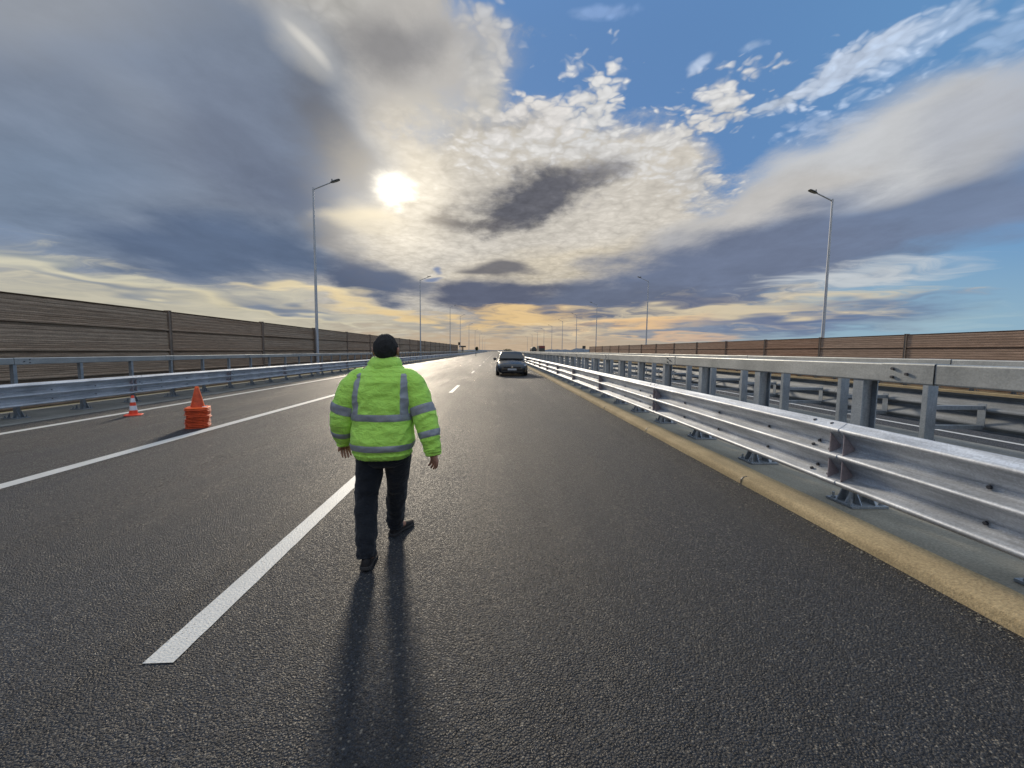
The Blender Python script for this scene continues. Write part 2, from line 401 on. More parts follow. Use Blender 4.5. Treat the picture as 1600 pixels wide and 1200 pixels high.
def f_grime(c1, c2, sc=8, bs=.2, dist=.01):
    def fn(g, b):
        p = opos(g); n = g.noise(p, sc, 5, .6); n2 = g.noise(p, sc*7, 3, .6)
        g.l.new(g.mix(g.mr(g.math('ADD', g.math('MULTIPLY', n, .7), g.math('MULTIPLY', n2, .3)), .35, .65), c1+(1,), c2+(1,)), b.inputs['Base Color'])
        bump(g, b, n2, bs, dist)
    return fn
M = dict(
    asphalt=mat('asphalt', rough=.6, spec=.46, fn=f_asphalt),
    kerb=mat('kerb_concrete', rough=.9, spec=.3, fn=f_concrete((.37,.28,.155), (.50,.385,.22))),
    concrete=mat('deck_concrete', rough=.9, spec=.3, fn=f_concrete((.17,.17,.155), (.27,.265,.24))),
    strip=mat('median_concrete_shaded', rough=.9, spec=.3, fn=f_concrete((.25,.235,.19), (.35,.325,.26))),  # tan concrete greyed: shade under the rail put into the colour
    chip=mat('stone_chippings', rough=.8, fn=f_grime((.20,.17,.12), (.45,.40,.30), 40)),
    paint=mat('road_paint', rough=.55, spec=.4, fn=f_paint),
    rail=mat('galvanised_rail', rough=.4, metal=.88, fn=f_steel((.56,.59,.63), (.70,.73,.77), .55, .69, .4)),
    rail_dull=mat('dull_rail', rough=.7, metal=.4, fn=f_steel((.24,.26,.28), (.33,.35,.37), .62, .8, .4)),  # darker, rougher rail for the barrier seen from behind
    beam=mat('galvanised_beam', rough=.5, metal=.6, fn=f_steel((.36,.38,.38), (.46,.48,.48), .42, .62, .2)),
    post=mat('galvanised_post', rough=.5, metal=.6, fn=f_steel((.29,.33,.37), (.39,.43,.47), .42, .62, .25)),
    splice=mat('splice_plate', rough=.6, metal=.2, fn=f_steel((.40,.34,.36), (.48,.42,.44), .5, .65, .2)),
    bolt=mat('bolt_steel', (.10,.10,.11), .5, .7),
    wall_dark=mat('weathered_boards', rough=.9, spec=.2, fn=f_wood((.29,.205,.14), (.42,.32,.235), (.36,.23,.15))),
    wall_red=mat('brown_boards', rough=.9, spec=.2, fn=f_wood((.27,.155,.10), (.37,.24,.17), (.38,.30,.235))),
    wall_post=mat('wall_post_steel', (.16,.13,.11), .6, .4, fn=f_grime((.20,.16,.13), (.30,.23,.18), 4)),
    pole=mat('lamp_pole_steel', rough=.6, metal=.4, fn=f_grime((.38,.40,.43), (.48,.50,.53), 2, .0)),
    lamp=mat('lamp_housing', (.10,.105,.115), .5, .3, fn=f_grime((.08,.085,.09), (.14,.145,.15), 6)),
    lens=mat('lamp_lens', (.35,.36,.36), .2),
    orange=mat('orange_plastic', rough=.45, fn=f_grime((.92,.115,.014), (1.0,.16,.022), 9, .15)),
    orange_dirty=mat('scuffed_orange_plastic', rough=.6, fn=f_grime((.40,.042,.012), (.75,.10,.022), 14, .3)),
    red=mat('red_plastic', rough=.45, fn=f_grime((.72,.055,.02), (.88,.085,.03), 9, .15)),
    white=mat('white_sleeve', rough=.4, fn=f_grime((.62,.63,.66), (.78,.79,.82), 9, .1)),
    jacket=mat('high_visibility_fabric', rough=.65, spec=.3, fn=f_fabric((.41,.75,.10), (.48,.83,.13), 900, 1.6)),
    tape=mat('reflective_tape', rough=.45, spec=.6, fn=f_tape),
    trousers=mat('dark_trousers', rough=.85, spec=.25, fn=f_fabric((.006,.008,.012), (.011,.013,.018), 900, 1.2)),
    skin=mat('skin', rough=.5, fn=f_grime((.30,.15,.10), (.38,.20,.14), 30, .1, .003)),
    hair=mat('dark_hair', rough=.8, fn=f_grime((.010,.010,.011), (.040,.036,.035), 90, 1.0, .02)),
    shoe=mat('dark_leather', rough=.6, spec=.25, fn=f_grime((.008,.008,.009), (.022,.018,.017), 25, .3)),
    sole=mat('shoe_sole', (.03,.028,.027), .8),
    eye=mat('eye', (.6,.6,.58), .2),
    car=mat('dark_car_paint', (.010,.012,.015), .3, 0, .4, fn=f_coat),
    plastic=mat('black_plastic', (.018,.019,.02), .55, fn=f_grime((.014,.014,.016), (.026,.026,.028), 20)),
    glass=mat('windscreen_glass', (.012,.016,.019), .12, 0, .45),
    rubber=mat('rubber', (.02,.02,.02), .85, fn=f_grime((.015,.015,.015), (.035,.033,.03), 12)),
    headlamp=mat('headlamp_glass', (.22,.26,.32), .12, .3),
    chrome=mat('chrome', (.7,.72,.75), .15, 1.0),
    plate=mat('number_plate', (.42,.44,.46), .5),
    sign_back=mat('sign_back_metal', (.07,.065,.055), .6, .4, fn=f_grime((.05,.048,.04), (.09,.08,.07), 3)),
    lorry_dark=mat('lorry_tarpaulin', (.06,.065,.06), .7, fn=f_grime((.05,.055,.05), (.09,.09,.08), 2)),
    lorry_red=mat('lorry_red_panel', (.22,.04,.035), .6, fn=f_grime((.16,.03,.03), (.25,.06,.05), 2)),
    hills=mat('far_hills', rough=1, spec=0, fn=f_grime((.10,.13,.17), (.15,.17,.20), .004, 0)),
    field=mat('field_grass', rough=1, spec=.1, fn=f_grime((.10,.09,.04), (.20,.17,.09), .08, .2)),
    tree=mat('far_foliage', rough=1, spec=.1, fn=f_grime((.030,.045,.02), (.06,.075,.035), .9, .5)),
)

# ------------------------------------------------------------------ ground, decks, road
C = .02                                   # crossfall: both decks fall away from the median
def zg(x): return C*x if x < 4.6 else .14-C*(x-7)
def sheet(name, xs, y0, y1, mt, dz=0, ny=1):
    b = MB()
    for i in range(len(xs)-1):
        for j in range(ny):
            ya, yb = y0+(y1-y0)*j/ny, y0+(y1-y0)*(j+1)/ny
            b.add([(xs[i], ya, zg(xs[i])+dz), (xs[i+1], ya, zg(xs[i+1])+dz), (xs[i+1], yb, zg(xs[i+1])+dz), (xs[i], yb, zg(xs[i])+dz)], [(0,1,2,3)])
    o = b.build(name, mt); return tag(o, kind='structure')
YF = 900
MB().box(-6000, 6000, -60, 9000, -2.2, -2.0).build('ground', M['field'])['kind'] = 'structure'
sheet('road', (-10.62, 2.83), -12, YF, M['asphalt'])
sheet('opposite_road', (7.75, 20.6), -12, YF, M['asphalt'])
b = MB(); b.box(-13.3, 24.0, -12, YF, -1.0, -.42); tag(b.build('bridge_deck', M['concrete']), kind='structure')
b = MB(); b.prism([(-10.62,-.40),(-10.62,-.205),(-10.66,-.190),(-12.95,-.235),(-12.95,-.40)], -12, YF)
tag(b.build('verge', M['concrete']), kind='structure')
# median kerb and strip: rounded nose, slightly wavy cast edge
b = MB(); rings = []
yy = -6.0; ys = []
while yy < 60: ys.append(yy); yy += .12 if yy < 12 else 1.0
ys += [100, 300, YF]
for y in ys:
    w = (noise.noise((y*.9, 3, 0))*.018+noise.noise((y*4.5, 9, 0))*.006)*(1 if y < 60 else 0)
    hgt = noise.noise((y*1.3, 7, 2))*.004
    rings.append([(2.83+w, y, .0), (2.835+w, y, .10), (2.85+w, y, .125+hgt), (2.875+w*.6, y, .14+hgt), (3.05, y, .148), (3.13+w, y, .149), (3.13+w, y, -.3), (2.83, y, -.3)])
b.loft(rings); tag(b.build('kerb', M['kerb'], smooth=True, ang=30), kind='structure')
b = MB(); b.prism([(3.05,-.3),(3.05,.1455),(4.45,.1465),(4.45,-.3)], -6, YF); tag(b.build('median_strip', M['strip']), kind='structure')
b = MB(); b.prism([(5.35,-.3),(5.35,.17),(7.70,.17),(7.75,.155),(7.75,-.3)], -12, YF)
tag(b.build('opposite_kerb', M['concrete']), kind='structure')
b = MB(); b.prism([(20.6,-.5),(20.6,.02),(20.7,.03),(22.6,-.02),(22.6,-.5)], -12, YF)
tag(b.build('opposite_verge', M['kerb']), kind='structure')
# joints scratched across the kerb are dark mortar lines
for k, y in enumerate((1.5, 4.5, 7.5, 10.5, 13.5, 16.5, 19.5, 22.5)):
    b = MB(); b.prism([(2.829,.02),(2.829,.11),(2.85,.134),(2.90,.147),(2.90,.10)], y, y+.012)
    tag(b.build('kerb_joint', M['bolt']), kind='structure')
# loose chippings swept against the foot of the kerb
b = MB(); rg_ = random.Random(3)
for i in range(520):
    y = 1.6+rg_.random()**2*16; x = 2.815-abs(rg_.gauss(0, .05)); s_ = rg_.uniform(.003, .008); z = zg(x)+s_*.4
    c_ = [(x+dx*s_*rg_.uniform(.7,1.3), y+dy*s_*rg_.uniform(.7,1.3), z+dz*s_*.7) for dx, dy, dz in ((1,0,0),(-1,0,0),(0,1,0),(0,-1,0),(0,0,1),(0,0,-1))]
    b.add(c_, [(0,2,4),(2,1,4),(1,3,4),(3,0,4),(2,0,5),(1,2,5),(3,1,5),(0,3,5)])
tag(b.build('gravel', M['chip']), 'pale loose chippings along the foot of the kerb', None, None, 'stuff')
# painted lines
def line(name, x0, x1, y0, y1, dz=.004, seed=0):
    b = MB(); n = max(2, min(60, int((y1-y0)/.09))); rings = []
    L_, R_ = [], []
    for i in range(n+1):
        y = y0+(y1-y0)*i/n; j = .0022
        L_.append((x0+noise.noise((y*9, seed, 1))*j*2, y)); R_.append((x1+noise.noise((y*9, seed, 8))*j*2, y))
    vs = [(x, y, zg(x)+dz) for x, y in L_]+[(x, y, zg(x)+dz) for x, y in R_]
    b.add(vs, [(i, n+1+i, n+2+i, i+1) for i in range(n)])
    return tag(b.build(name, M['paint']), kind='structure')
y = 2.0; k = 0
while y < 260:
    line('lane_dash', -1.755, -1.605, y, y+3.35, seed=k); y += 13.3; k += 1
line('hard_shoulder_line', -5.93, -5.71, -6, 22.5, seed=51)
line('edge_line', -9.80, -9.58, -8, 400, seed=52)
line('opposite_edge_line', 8.6, 8.75, -8, 500, seed=53)
line('opposite_far_line', 17.3, 17.5, -8, 500, seed=54)
y = 1.0
while y < 120: line('opposite_lane_dash', 12.9, 13.05, y, y+3.3, seed=k); y += 13.3; k += 1

# ------------------------------------------------------------------ crash barriers
def rail_profile(t=.004):
    pts = [(.030, -.002), (.010, .006)]
    for c_ in (.030, .2525, .475):                         # crest, then slab, wall and underside of the valley
        if c_ > .1: pts += [(.113, c_-.142), (.104, c_-.133)]
        pts += [(.017, c_-.028), (.010, c_-.018)] if c_ > .1 else []
        pts += [(.002, c_-.012), (0, c_-.004), (0, c_+.003), (.003, c_+.010), (.010, c_+.016), (.020, c_+.020)]
        pts += [(.104, c_+.055), (.113, c_+.062)] if c_ < .4 else [(.074, c_+.060), (.088, c_+.061)]
    return pts+[(x+t, z) for x, z in reversed(pts)]
PROF = rail_profile()
def rail_mesh(L, sgn, joints=True):
    """one rail length along y, crests facing -x when sgn=1; origin at its lower front edge"""
    b = MB(); b.prism([(x*sgn, z) for x, z in PROF], 0, L-.006)
    if joints:                                             # lapped end: the next length sits over this one
        b.prism([((x-.0045)*sgn, z) for x, z in PROF], L-.012, L+.16)
    return b
def add_bolts(b, L, sgn):
    for c_ in (.030, .2525, .475):
        for y in (.11, .30):                               # button heads on the sloping slabs
            b.tube([(.052*sgn, y, c_+.032), (.046*sgn, y, c_+.046)], .015, 8, mi=1)
    for z in (.109, .3315):
        for y in (.16, .30, L*.5, L*.25, L*.75):
            b.tube([(.110*sgn, y, z-.007), (.096*sgn, y, z-.007)], .012, 8, mi=1)
def add_splice(b, L, sgn):
    for z in (.138, .3605):                                # diaphragm plates standing in the valleys beside a joint
        for y in (.075, -.06+L):
            b.add([(.014*sgn, y, z-.090), (.112*sgn, y, z-.046), (.112*sgn, y, z-.030), (.014*sgn, y, z+.090),
                   (.014*sgn, y+.006, z-.090), (.112*sgn, y+.006, z-.046), (.112*sgn, y+.006, z-.030), (.014*sgn, y+.006, z+.090)],
                  [(0,1,2,3),(7,6,5,4),(0,4,5,1),(1,5,6,2),(2,6,7,3),(3,7,4,0)], 2)
def hpost(h):                                              # rolled section, flanges parallel to the road
    b = MB(); w, d, t = .105, .145, .010
    b.box(0, t, -w/2, w/2, 0, h); b.box(d-t, d, -w/2, w/2, 0, h); b.box(t+.001, d-t-.001, -.004, .004, 0, h)
    return b
def cpost(h, d=.15):                                              # folded channel, its web square to the road
    b = MB(); w, t = .075, .008
    b.box(0, d, -w/2, -w/2+t, 0, h); b.box(0, t, -w/2+t+.001, w/2, 0, h); b.box(d-t, d, -w/2+t+.001, w/2, 0, h)
    return b
def baseplate():
    b = MB(); b.box(-.10, .25, -.15, .15, 0, .018)
    for y in (-.10, .10):
        for x in (-.07, .215):
            b.tube([(x, y, .018), (x, y, .036)], .022, 6); b.tube([(x, y, .036), (x, y, .075)], .011, 8)
    return b
def gussets():
    b = MB()
    for y in (-.045, .045):                                # raked stiffeners either side of the foot
        b.add([(-.085, y-.005, .019), (-.002, y-.005, .019), (-.002, y-.005, .20), (-.085, y+.005, .019), (-.002, y+.005, .019), (-.002, y+.005, .20)],
              [(0,1,2),(5,4,3),(0,3,4,1),(1,4,5,2),(2,5,3,0)])
    for x, s_ in ((.005, -1), (.14, -1)):
        b.add([(x, -.055, .019), (x, -.13, .019), (x, -.055, .15), (x+.008, -.055, .019), (x+.008, -.13, .019), (x+.008, -.055, .15)],
              [(0,1,2),(5,4,3),(0,3,4,1),(1,4,5,2),(2,5,3,0)])
    return b
def barrier(name, label, xf, sgn, zf, zbase, zbeam, post_dx, y_posts, step, rail_y0, rail_L, beam_y0, beam_L, y1, kind='h', vis=100, arms=False):
    """xf rail face, sgn=+1 when the carriageway lies towards -x; zf underside of rail"""
    T = empty(name, (xf, 0, zbase), label, 'crash barrier', 'steel crash barriers along the two decks')
    def loc(x, y, z): return (x-xf, y, z-zbase)
    # wave rails
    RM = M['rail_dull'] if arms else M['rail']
    me = mb = mg = None; y = rail_y0
    while y < y1:
        if me is None:
            rb = rail_mesh(rail_L, sgn); add_bolts(rb, rail_L, sgn); add_splice(rb, rail_L, sgn)
            o = rb.build('rail', [RM, M['bolt'], M['splice']], T, smooth=True, ang=28); me = o.data
        else:
            o = bpy.data.objects.new('rail', me); COL.objects.link(o); o.parent = T
        o.location = loc(xf, y, zf)
        y += rail_L
        if y > 120: break
    b = rail_mesh(y1-y, sgn, False); o = b.build('rail', RM, T, smooth=True, ang=28); o.location = loc(xf, y, zf)
    # top beam
    bx = xf+sgn*post_dx; bh, bw = .16, .13; mbm = None; y = beam_y0
    def beam_mb(L):
        q = MB(); r_ = .012; x0, x1 = (0, bw) if sgn > 0 else (-bw, 0)
        pr = [(x0, r_), (x0+r_*.3, r_*.3), (x0+r_, 0), (x1-r_, 0), (x1, r_), (x1, bh-r_), (x1-r_, bh), (x0+r_, bh), (x0+r_*.3, bh-r_*.3), (x0, bh-r_)]
        q.prism(pr, 0, L-.008)
        q.prism([(x+(-.004 if x < (x0+x1)/2 else .004), z+(-.004 if z < bh/2 else .004)) for x, z in pr], 0, .42)
        return q
    while y < y1:
        if mbm is None:
            q = beam_mb(beam_L); fx = -.004*sgn
            for (yy_, zz) in ((.20,.075),(.32,.115),(.32,.045)):
                q.tube([(fx, yy_, zz), (fx-.016*sgn, yy_, zz)], .013, 6, mi=1)
            o = q.build('top_beam', [M['beam'], M['bolt']], T); mbm = o.data
        else:
            o = bpy.data.objects.new('top_beam', mbm); COL.objects.link(o); o.parent = T
        o.location = loc(bx-sgn*.012, y, zbeam)
        y += beam_L
        if y > 120: break
    o = MB().box(0, bw, 0, y1-y, 0, bh).build('top_beam', M['beam'], T); o.location = loc(bx if sgn > 0 else bx-bw, y, zbeam)
    # posts
    pp = None; y = y_posts; n = 0
    while n < vis and y < y1:
        if pp is None:
            pb = hpost(zbeam-zbase) if kind == 'h' else cpost(zbeam-zbase, .15 if arms else .085)
            if sgn < 0: pb.v = [(-v[0], v[1], v[2]) for v in pb.v]
            o = pb.build('post', M['post'], T); pp = o.data
            q = baseplate(); q.add(gussets().v, gussets().f)
            if sgn < 0: q.v = [(-v[0], v[1], v[2]) for v in q.v]
            q = q.build('base_plate', M['post'], o); pq = q.data
            g_ = post_dx-.125; ab = MB()
            for zz in (.10, .38):
                ab.box(-g_, -.001, -.03, .03, zf-zbase+zz, zf-zbase+zz+.006); ab.box(-g_, -.001, -.03, -.024, zf-zbase+zz-.05, zf-zbase+zz)
            ab.box(-g_-.001, -g_+.006, -.05, .05, zf-zbase+.08, zf-zbase+.42)
            if sgn < 0: ab.v = [(-v[0], v[1], v[2]) for v in ab.v]
            q3 = ab.build('spacer', M['post'], o); ps = q3.data
        else:
            o = bpy.data.objects.new('post', pp); COL.objects.link(o); o.parent = T
            if y < 60:
                for nm, dd in (('base_plate', pq), ('spacer', ps)):
                    q = bpy.data.objects.new(nm, dd); COL.objects.link(q); q.parent = o
        o.location = loc(xf+sgn*post_dx, y, zbase); y += step; n += 1
    b = MB(); x0 = xf+sgn*post_dx; x1 = x0+sgn*.145
    while y < y1*.6:
        b.box(min(x0, x1)-xf, max(x0, x1)-xf, y-.05, y+.05, 0, zbeam-zbase); y += step
    tag(b.build('post_row', M['post'], T), kind='stuff')
    return T
barrier('crash_barrier', 'nearest steel barrier, on the tan kerb right of the dark car', 2.86, 1, .445, .15, 1.325, .50, 2.19, 1.47,
        -.70, 3.98, -1.55, 4.55, YF)
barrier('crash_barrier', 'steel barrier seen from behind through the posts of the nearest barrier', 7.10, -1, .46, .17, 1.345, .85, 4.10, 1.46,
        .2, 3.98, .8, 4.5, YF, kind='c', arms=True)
barrier('crash_barrier', 'steel barrier in front of the dark left noise wall, behind the traffic cones', -11.0, -1, .12, -.205, 1.08, .45, .733, 1.58,
        -.6, 4.5, 1.2, 4.5, YF, kind='c')
barrier('crash_barrier', 'steel barrier at the foot of the brown right noise wall, beyond the opposite carriageway', 20.9, 1, .26, -.02, .98, .45, 1.0, 1.5,
        .2, 4.5, .8, 4.5, YF, kind='c', vis=60)

# ------------------------------------------------------------------ noise walls
def wall_panel(L, H, sgn, nb, seed):
    """boarded absorbing panel: stacked cassettes with a projecting lip between them; faces +x*sgn"""
    b = MB(); hh = H/nb; pts = []
    for k in range(nb):
        z0 = k*hh
        pts += [(-.03, z0+.001), (-.03, z0+.03), (.070, z0+.035), (.075, z0+.07), (.02, z0+.10)]
        m_ = 5
        for i in range(m_):
            za = z0+.10+(hh-.16)*i/m_; zb = z0+.10+(hh-.16)*(i+1)/m_; w_ = (zb-za)
            pts += [(.020, za+w_*.06), (.027, za+w_*.25), (.027, za+w_*.75), (.020, za+w_*.94)]
        pts += [(.02, z0+hh-.045), (-.03, z0+hh-.03)]
    pts += [(.05, H-.01), (.05, H), (-.06, H), (-.06, 0)]
    b.prism([(x*sgn, z) for x, z in pts], 0, L)
    return b
def noise_wall(label, X, sgn, joints, z0, H, nb, mt, tops):
    T = empty('noise_wall', (X, 0, z0), label, 'noise barrier')
    cache = {}
    for i in range(len(joints)-1):
        ya, yb = joints[i], joints[i+1]; L = yb-ya-.10
        o = wall_panel(L, H, sgn, nb, i).build('wall_panel', mt, T); o.location = (0, ya+.05, tops(ya))
    pm = None
    for i, y in enumerate(joints):
        if pm is None:
            q = MB(); q.box(-.09, .085, -.065, -.056, 0, H+.04); q.box(-.09, .085, .056, .065, 0, H+.04); q.box(.055, .066, -.055, .055, 0, H+.04)
            q.v = [(v[0]*sgn, v[1], v[2]) for v in q.v]
            q.box(-.10, .095, -.075, .075, H+.04, H+.052)
            o = q.build('wall_post', M['wall_post'], T); pm = o.data
        else: o = bpy.data.objects.new('wall_post', pm); COL.objects.link(o); o.parent = T
        o.location = (0, y, tops(y)-.02)
    return T
jl = [-8.6, -2.3, 4.0, 10.25]+[16.52+6.35*i for i in range(20)]
noise_wall('long dark weathered noise wall of horizontal boards along the left deck', -12.7, 1, [y for y in jl if y < 143], -.235, 3.10, 4, M['wall_dark'],
           lambda y: .05+.0030*max(0, y-16))
jr = [-1.8, 4.0, 9.7, 15.4, 21.25]+[27.1+5.72*i for i in range(13)]
noise_wall('long reddish-brown noise wall of horizontal boards beyond the opposite carriageway', 22.0, -1, jr, -.30, 2.98, 4, M['wall_red'], lambda y: .0+.001*max(0, y-20))

# ------------------------------------------------------------------ lamp posts
def lamp_post(h, arm, rise, label, side, group):
    T = empty('street_lamp', (0,0,0), label, 'street lamp', group)
    n = 8; q = MB(); q.tube([(0,0,0), (0,0,h*.5), (0,0,h)], [.115, .088, .055], 10); q.build('pole', M['pole'], T, smooth=True)
    q = MB(); q.box(-.2, .2, -.2, .2, 0, .03); q.build('base_plate', M['post'], T)
    s_ = side
    a = MB(); a.tube([(0,0,h-.10), (s_*.10,0,h-.03), (s_*arm*.72,0,h+rise*.72)], [.045,.045,.040], 8); a.tube([(0,0,h-.2),(0,0,h+.04)], .065, 8)
    a.build('arm', M['pole'], T, smooth=True)
    # flat cobra luminaire
    x0, x1 = arm*.66, arm*1.02; z0 = h+rise*.66; sl = rise/arm
    q = MB(); rings = []
    for t, w_, th in ((0,.05,.045), (.10,.085,.075), (.30,.14,.085), (.62,.165,.065), (.92,.15,.045), (1,.09,.025)):
        x = x0+(x1-x0)*t; z = z0+sl*(x-x0)
        rings.append([(s_*x, -w_, z-th*.35), (s_*x, w_, z-th*.35), (s_*x, w_*.9, z+th*.4), (s_*x, w_*.4, z+th*.9), (s_*x, -w_*.4, z+th*.9), (s_*x, -w_*.9, z+th*.4)])
    q.loft(rings)
    hd = q.build('lamp_head', M['lamp'], T)
    q = MB(); xa, xb = x0+.20*(x1-x0), x0+.92*(x1-x0)
    q.add([(s_*xa, -.1, z0+sl*(xa-x0)-.045), (s_*xb, -.1, z0+sl*(xb-x0)-.03), (s_*xb, .1, z0+sl*(xb-x0)-.03), (s_*xa, .1, z0+sl*(xa-x0)-.045)], [(0,1,2,3)])
    q.build('lens', M['lens'], hd)
    q = MB(); xs_ = x0+.17*(x1-x0); zs_ = z0+sl*(xs_-x0)+.07
    q.tube([(s_*xs_, 0, zs_), (s_*xs_, 0, zs_+.13)], [.045, .038], 8); q.build('sensor', M['lamp'], hd)
    return T
LL = [(29.2, 12.35), (68.4, 12.9), (112.2, 13.1), (143.8, 13.3), (190, 13.3), (245, 13.5), (310, 13.5), (380, 13.5), (460, 13.5)]
RR = [(27.1, 11.75), (59.9, 11.95), (90.4, 11.9), (113, 11.6), (137, 11.6), (163, 11.5), (190, 11.5), (220, 11.5), (252, 11.5), (290, 11.5)]
ordn = ['nearest', 'second', 'third', 'fourth', 'fifth', 'sixth', 'seventh', 'eighth', 'ninth', 'tenth']
for side, rows, X, zb, gname, wl in ((1, LL, -12.46, -.23, 'lamp posts along the left noise wall', 'dark left noise wall'), (-1, RR, 22.0, -.3, 'lamp posts along the right noise wall', 'brown right noise wall')):
    first = None
    for i, (y, zt) in enumerate(rows):
        lb = '%s galvanised lamp post of the row along the %s' % (ordn[i], wl)
        h = zt-zb
        if first is None:
            first = lamp_post(h, 1.75 if side > 0 else 1.62, .62 if side > 0 else .58, lb, side, gname); o = first; h0 = h; index_children()
        else:
            o = copy_tree(first); o['label'] = lb; o.scale = (1, 1, h/h0)
        dx = 0 if side > 0 else .12
        o.location = (X+dx, y, zb)

# ------------------------------------------------------------------ traffic cones
def cone_parts(T, h, rb, rt, fl, mt, bands=None, seg=24, z0=0):
    q = MB(); c_ = fl/2; ch = fl*.17
    def sq(s_, z): return [(x*s_, y*s_, z) for x, y in ((c_-ch,-c_),(c_,-c_+ch),(c_,c_-ch),(c_-ch,c_),(-c_+ch,c_),(-c_,c_-ch),(-c_,-c_+ch),(-c_+ch,-c_))]
    q.loft([sq(1, .0), sq(1, .016), sq(.96, .022), sq(.80, .026), ])
    q.build('base', mt, T, smooth=True, ang=35)
    q = MB(); rr = lambda z: rb+(rt-rb)*z/h
    zs = [.024, .03, h*.3, h*.6, h-.012, h]
    q.loft([[(math.cos(2*math.pi*k/seg)*(rr(z)+(.012 if z < .026 else -.004 if z == h else 0)), math.sin(2*math.pi*k/seg)*(rr(z)+(.012 if z < .026 else -.004 if z == h else 0)), z) for k in range(seg)] for z in zs], caps=False)
    q.loft([[(math.cos(2*math.pi*k/seg)*a, math.sin(2*math.pi*k/seg)*a, z) for k in range(seg)] for a, z in ((rt-.004, h), (rt-.008, h-.05), (rt*.3, h-.06))], caps=False)
    q.build('cone_body', mt, T, smooth=True, ang=35)
    for za, zb in (bands or []):
        q = MB(); q.loft([[(math.cos(2*math.pi*k/seg)*(rr(z)+.0025), math.sin(2*math.pi*k/seg)*(rr(z)+.0025), z) for k in range(seg)] for z in (za, zb)], caps=False)
        q.build('reflective_sleeve', M['white'], T, smooth=True)
T = empty('traffic_cone', (-9.12, 10.6, -.1795), 'small red and white striped traffic cone standing on the white edge line', 'traffic cone', rz=.5)
cone_parts(T, .50, .095, .028, .34, M['red'], [(.13, .245), (.33, .435)])
first = None; names_ = ['lowest', 'second from the bottom', 'third from the bottom', 'fourth from the bottom', 'fifth from the bottom', 'sixth from the bottom', 'middle', 'sixth from the top', 'fifth from the top', 'fourth from the top', 'third from the top', 'second from the top', 'topmost']
for i in range(13):
    lb = ('full orange traffic cone on top of the stack, its whole cone in view' if i == 12 else 'scuffed orange cone, %s in the stack beside the white line' % names_[i])
    pos = (-6.24+random.uniform(-.015,.015), 8.78+random.uniform(-.015,.015), -.1245+.0335*i)
    if first is None:
        first = empty('traffic_cone', pos, lb, 'traffic cone', 'orange cones stacked on each other'); first.rotation_euler.z = .42
        cone_parts(first, .455, .13, .030, .40, M['orange_dirty']); index_children(); o = first
    elif i < 12: o = copy_tree(first); o.location = pos; o['label'] = lb; o.rotation_euler.z = .42+random.uniform(-.10,.10)
    else:
        o = empty('traffic_cone', pos, lb, 'traffic cone', 'orange cones stacked on each other'); o.rotation_euler.z = .38
        cone_parts(o, .455, .13, .030, .40, M['orange'])
        q = MB(); q.box(.10, .17, -.11, -.04, .022, .034); q.build('reflector', M['white'], o)

# ------------------------------------------------------------------ signs, marker
def board_sign(loc, label, w, h, zb, post_h, two=False, pm='wall_post'):
    T = empty('road_sign', loc, label, 'road sign')
    q = MB()
    for px in ((-w*.32, w*.32) if two else (0,)): q.tube([(px, .04, 0), (px, .04, post_h)], .06, 8)
    q.build('post', M[pm], T)
    q = MB(); q.box(-w/2, w/2, -.03, .0, zb, zb+h); q.build('board', M['sign_back'], T, bevel=.01)
    q = MB(); q.box(-w/2, w/2, .001, .035, zb+h*.22, zb+h*.30); q.box(-w/2, w/2, .001, .035, zb+h*.7, zb+h*.78); q.build('bracket', M['post'], T)
    return T
board_sign((21.75, 101, -.3), 'small dark square sign on a post at the far end of the brown noise wall', .8, .72, 2.6, 3.3, pm='pole')
board_sign((-12.6, 141.5, -.25), 'small dark square sign on a post at the far end of the dark noise wall', .75, 1.0, 3.55, 4.5, pm='pole')
T = empty('road_sign', (-11.9, 147, -.25), 'wide dark T-shaped gantry board on a thick post beyond the dark noise wall', 'road sign')
q = MB(); q.tube([(0,0,0),(0,0,3.3)], [.22,.17], 10); q.box(-.5,.5,-.4,.4,0,.5); q.build('post', M['sign_back'], T)
q = MB(); q.box(-1.25, 1.2, -.15, -.03, 2.9, 3.42); q.build('board', M['sign_back'], T, bevel=.02)
q = MB(); q.box(-.45, -.3, -.02, .03, 1.4, 2.9); q.box(.3, .42, -.02, .03, 1.4, 2.9); q.build('brace', M['wall_post'], T)
T = empty('marker_post', (-5.95, 122, -.12), 'thin dark marker post standing alone on the road ahead', 'marker post')
q = MB(); q.tube([(0,0,.03),(0,0,1.2)], .07, 8); q.build('post', M['sign_back'], T)
q = MB(); q.loft([[(math.cos(k)*a, math.sin(k)*a, z) for k in [i*math.pi/6 for i in range(12)]] for a, z in ((.24,0),(.24,.04),(.1,.08))]); q.build('base', M['rubber'], T)

# ------------------------------------------------------------------ hills and trees on the skyline
def ridge(name, x0, x1, y, hh, seed, depth=900):
    b = MB(); n = 90; front, top, back = [], [], []
    for i in range(n+1):
        t = i/n; x = x0+(x1-x0)*t; e = math.sin(math.pi*t)**.6
        h_ = hh*e*(.55+.45*noise.noise((t*5, seed, 0))+.15*noise.noise((t*19, seed, 4)))
        front.append((x, y-depth*.5, -2.1)); top.append((x, y, -2+h_)); back.append((x, y+depth*.5, -2.1))
    b.add(front+top+back, [(i, i+1, n+2+i, n+1+i) for i in range(n)]+[(n+1+i, n+2+i, 2*n+3+i, 2*n+2+i) for i in range(n)])
    return tag(b.build(name, M['hills'], smooth=True, ang=0), kind='structure')
ridge('hills', 350, 1250, 3600, 56, 3)
ridge('hills', -900, 250, 4200, 22, 5)
ridge('hills', -3500, -300, 4600, 30, 9)
ridge('hills', 1000, 4200, 4600, 46, 14)
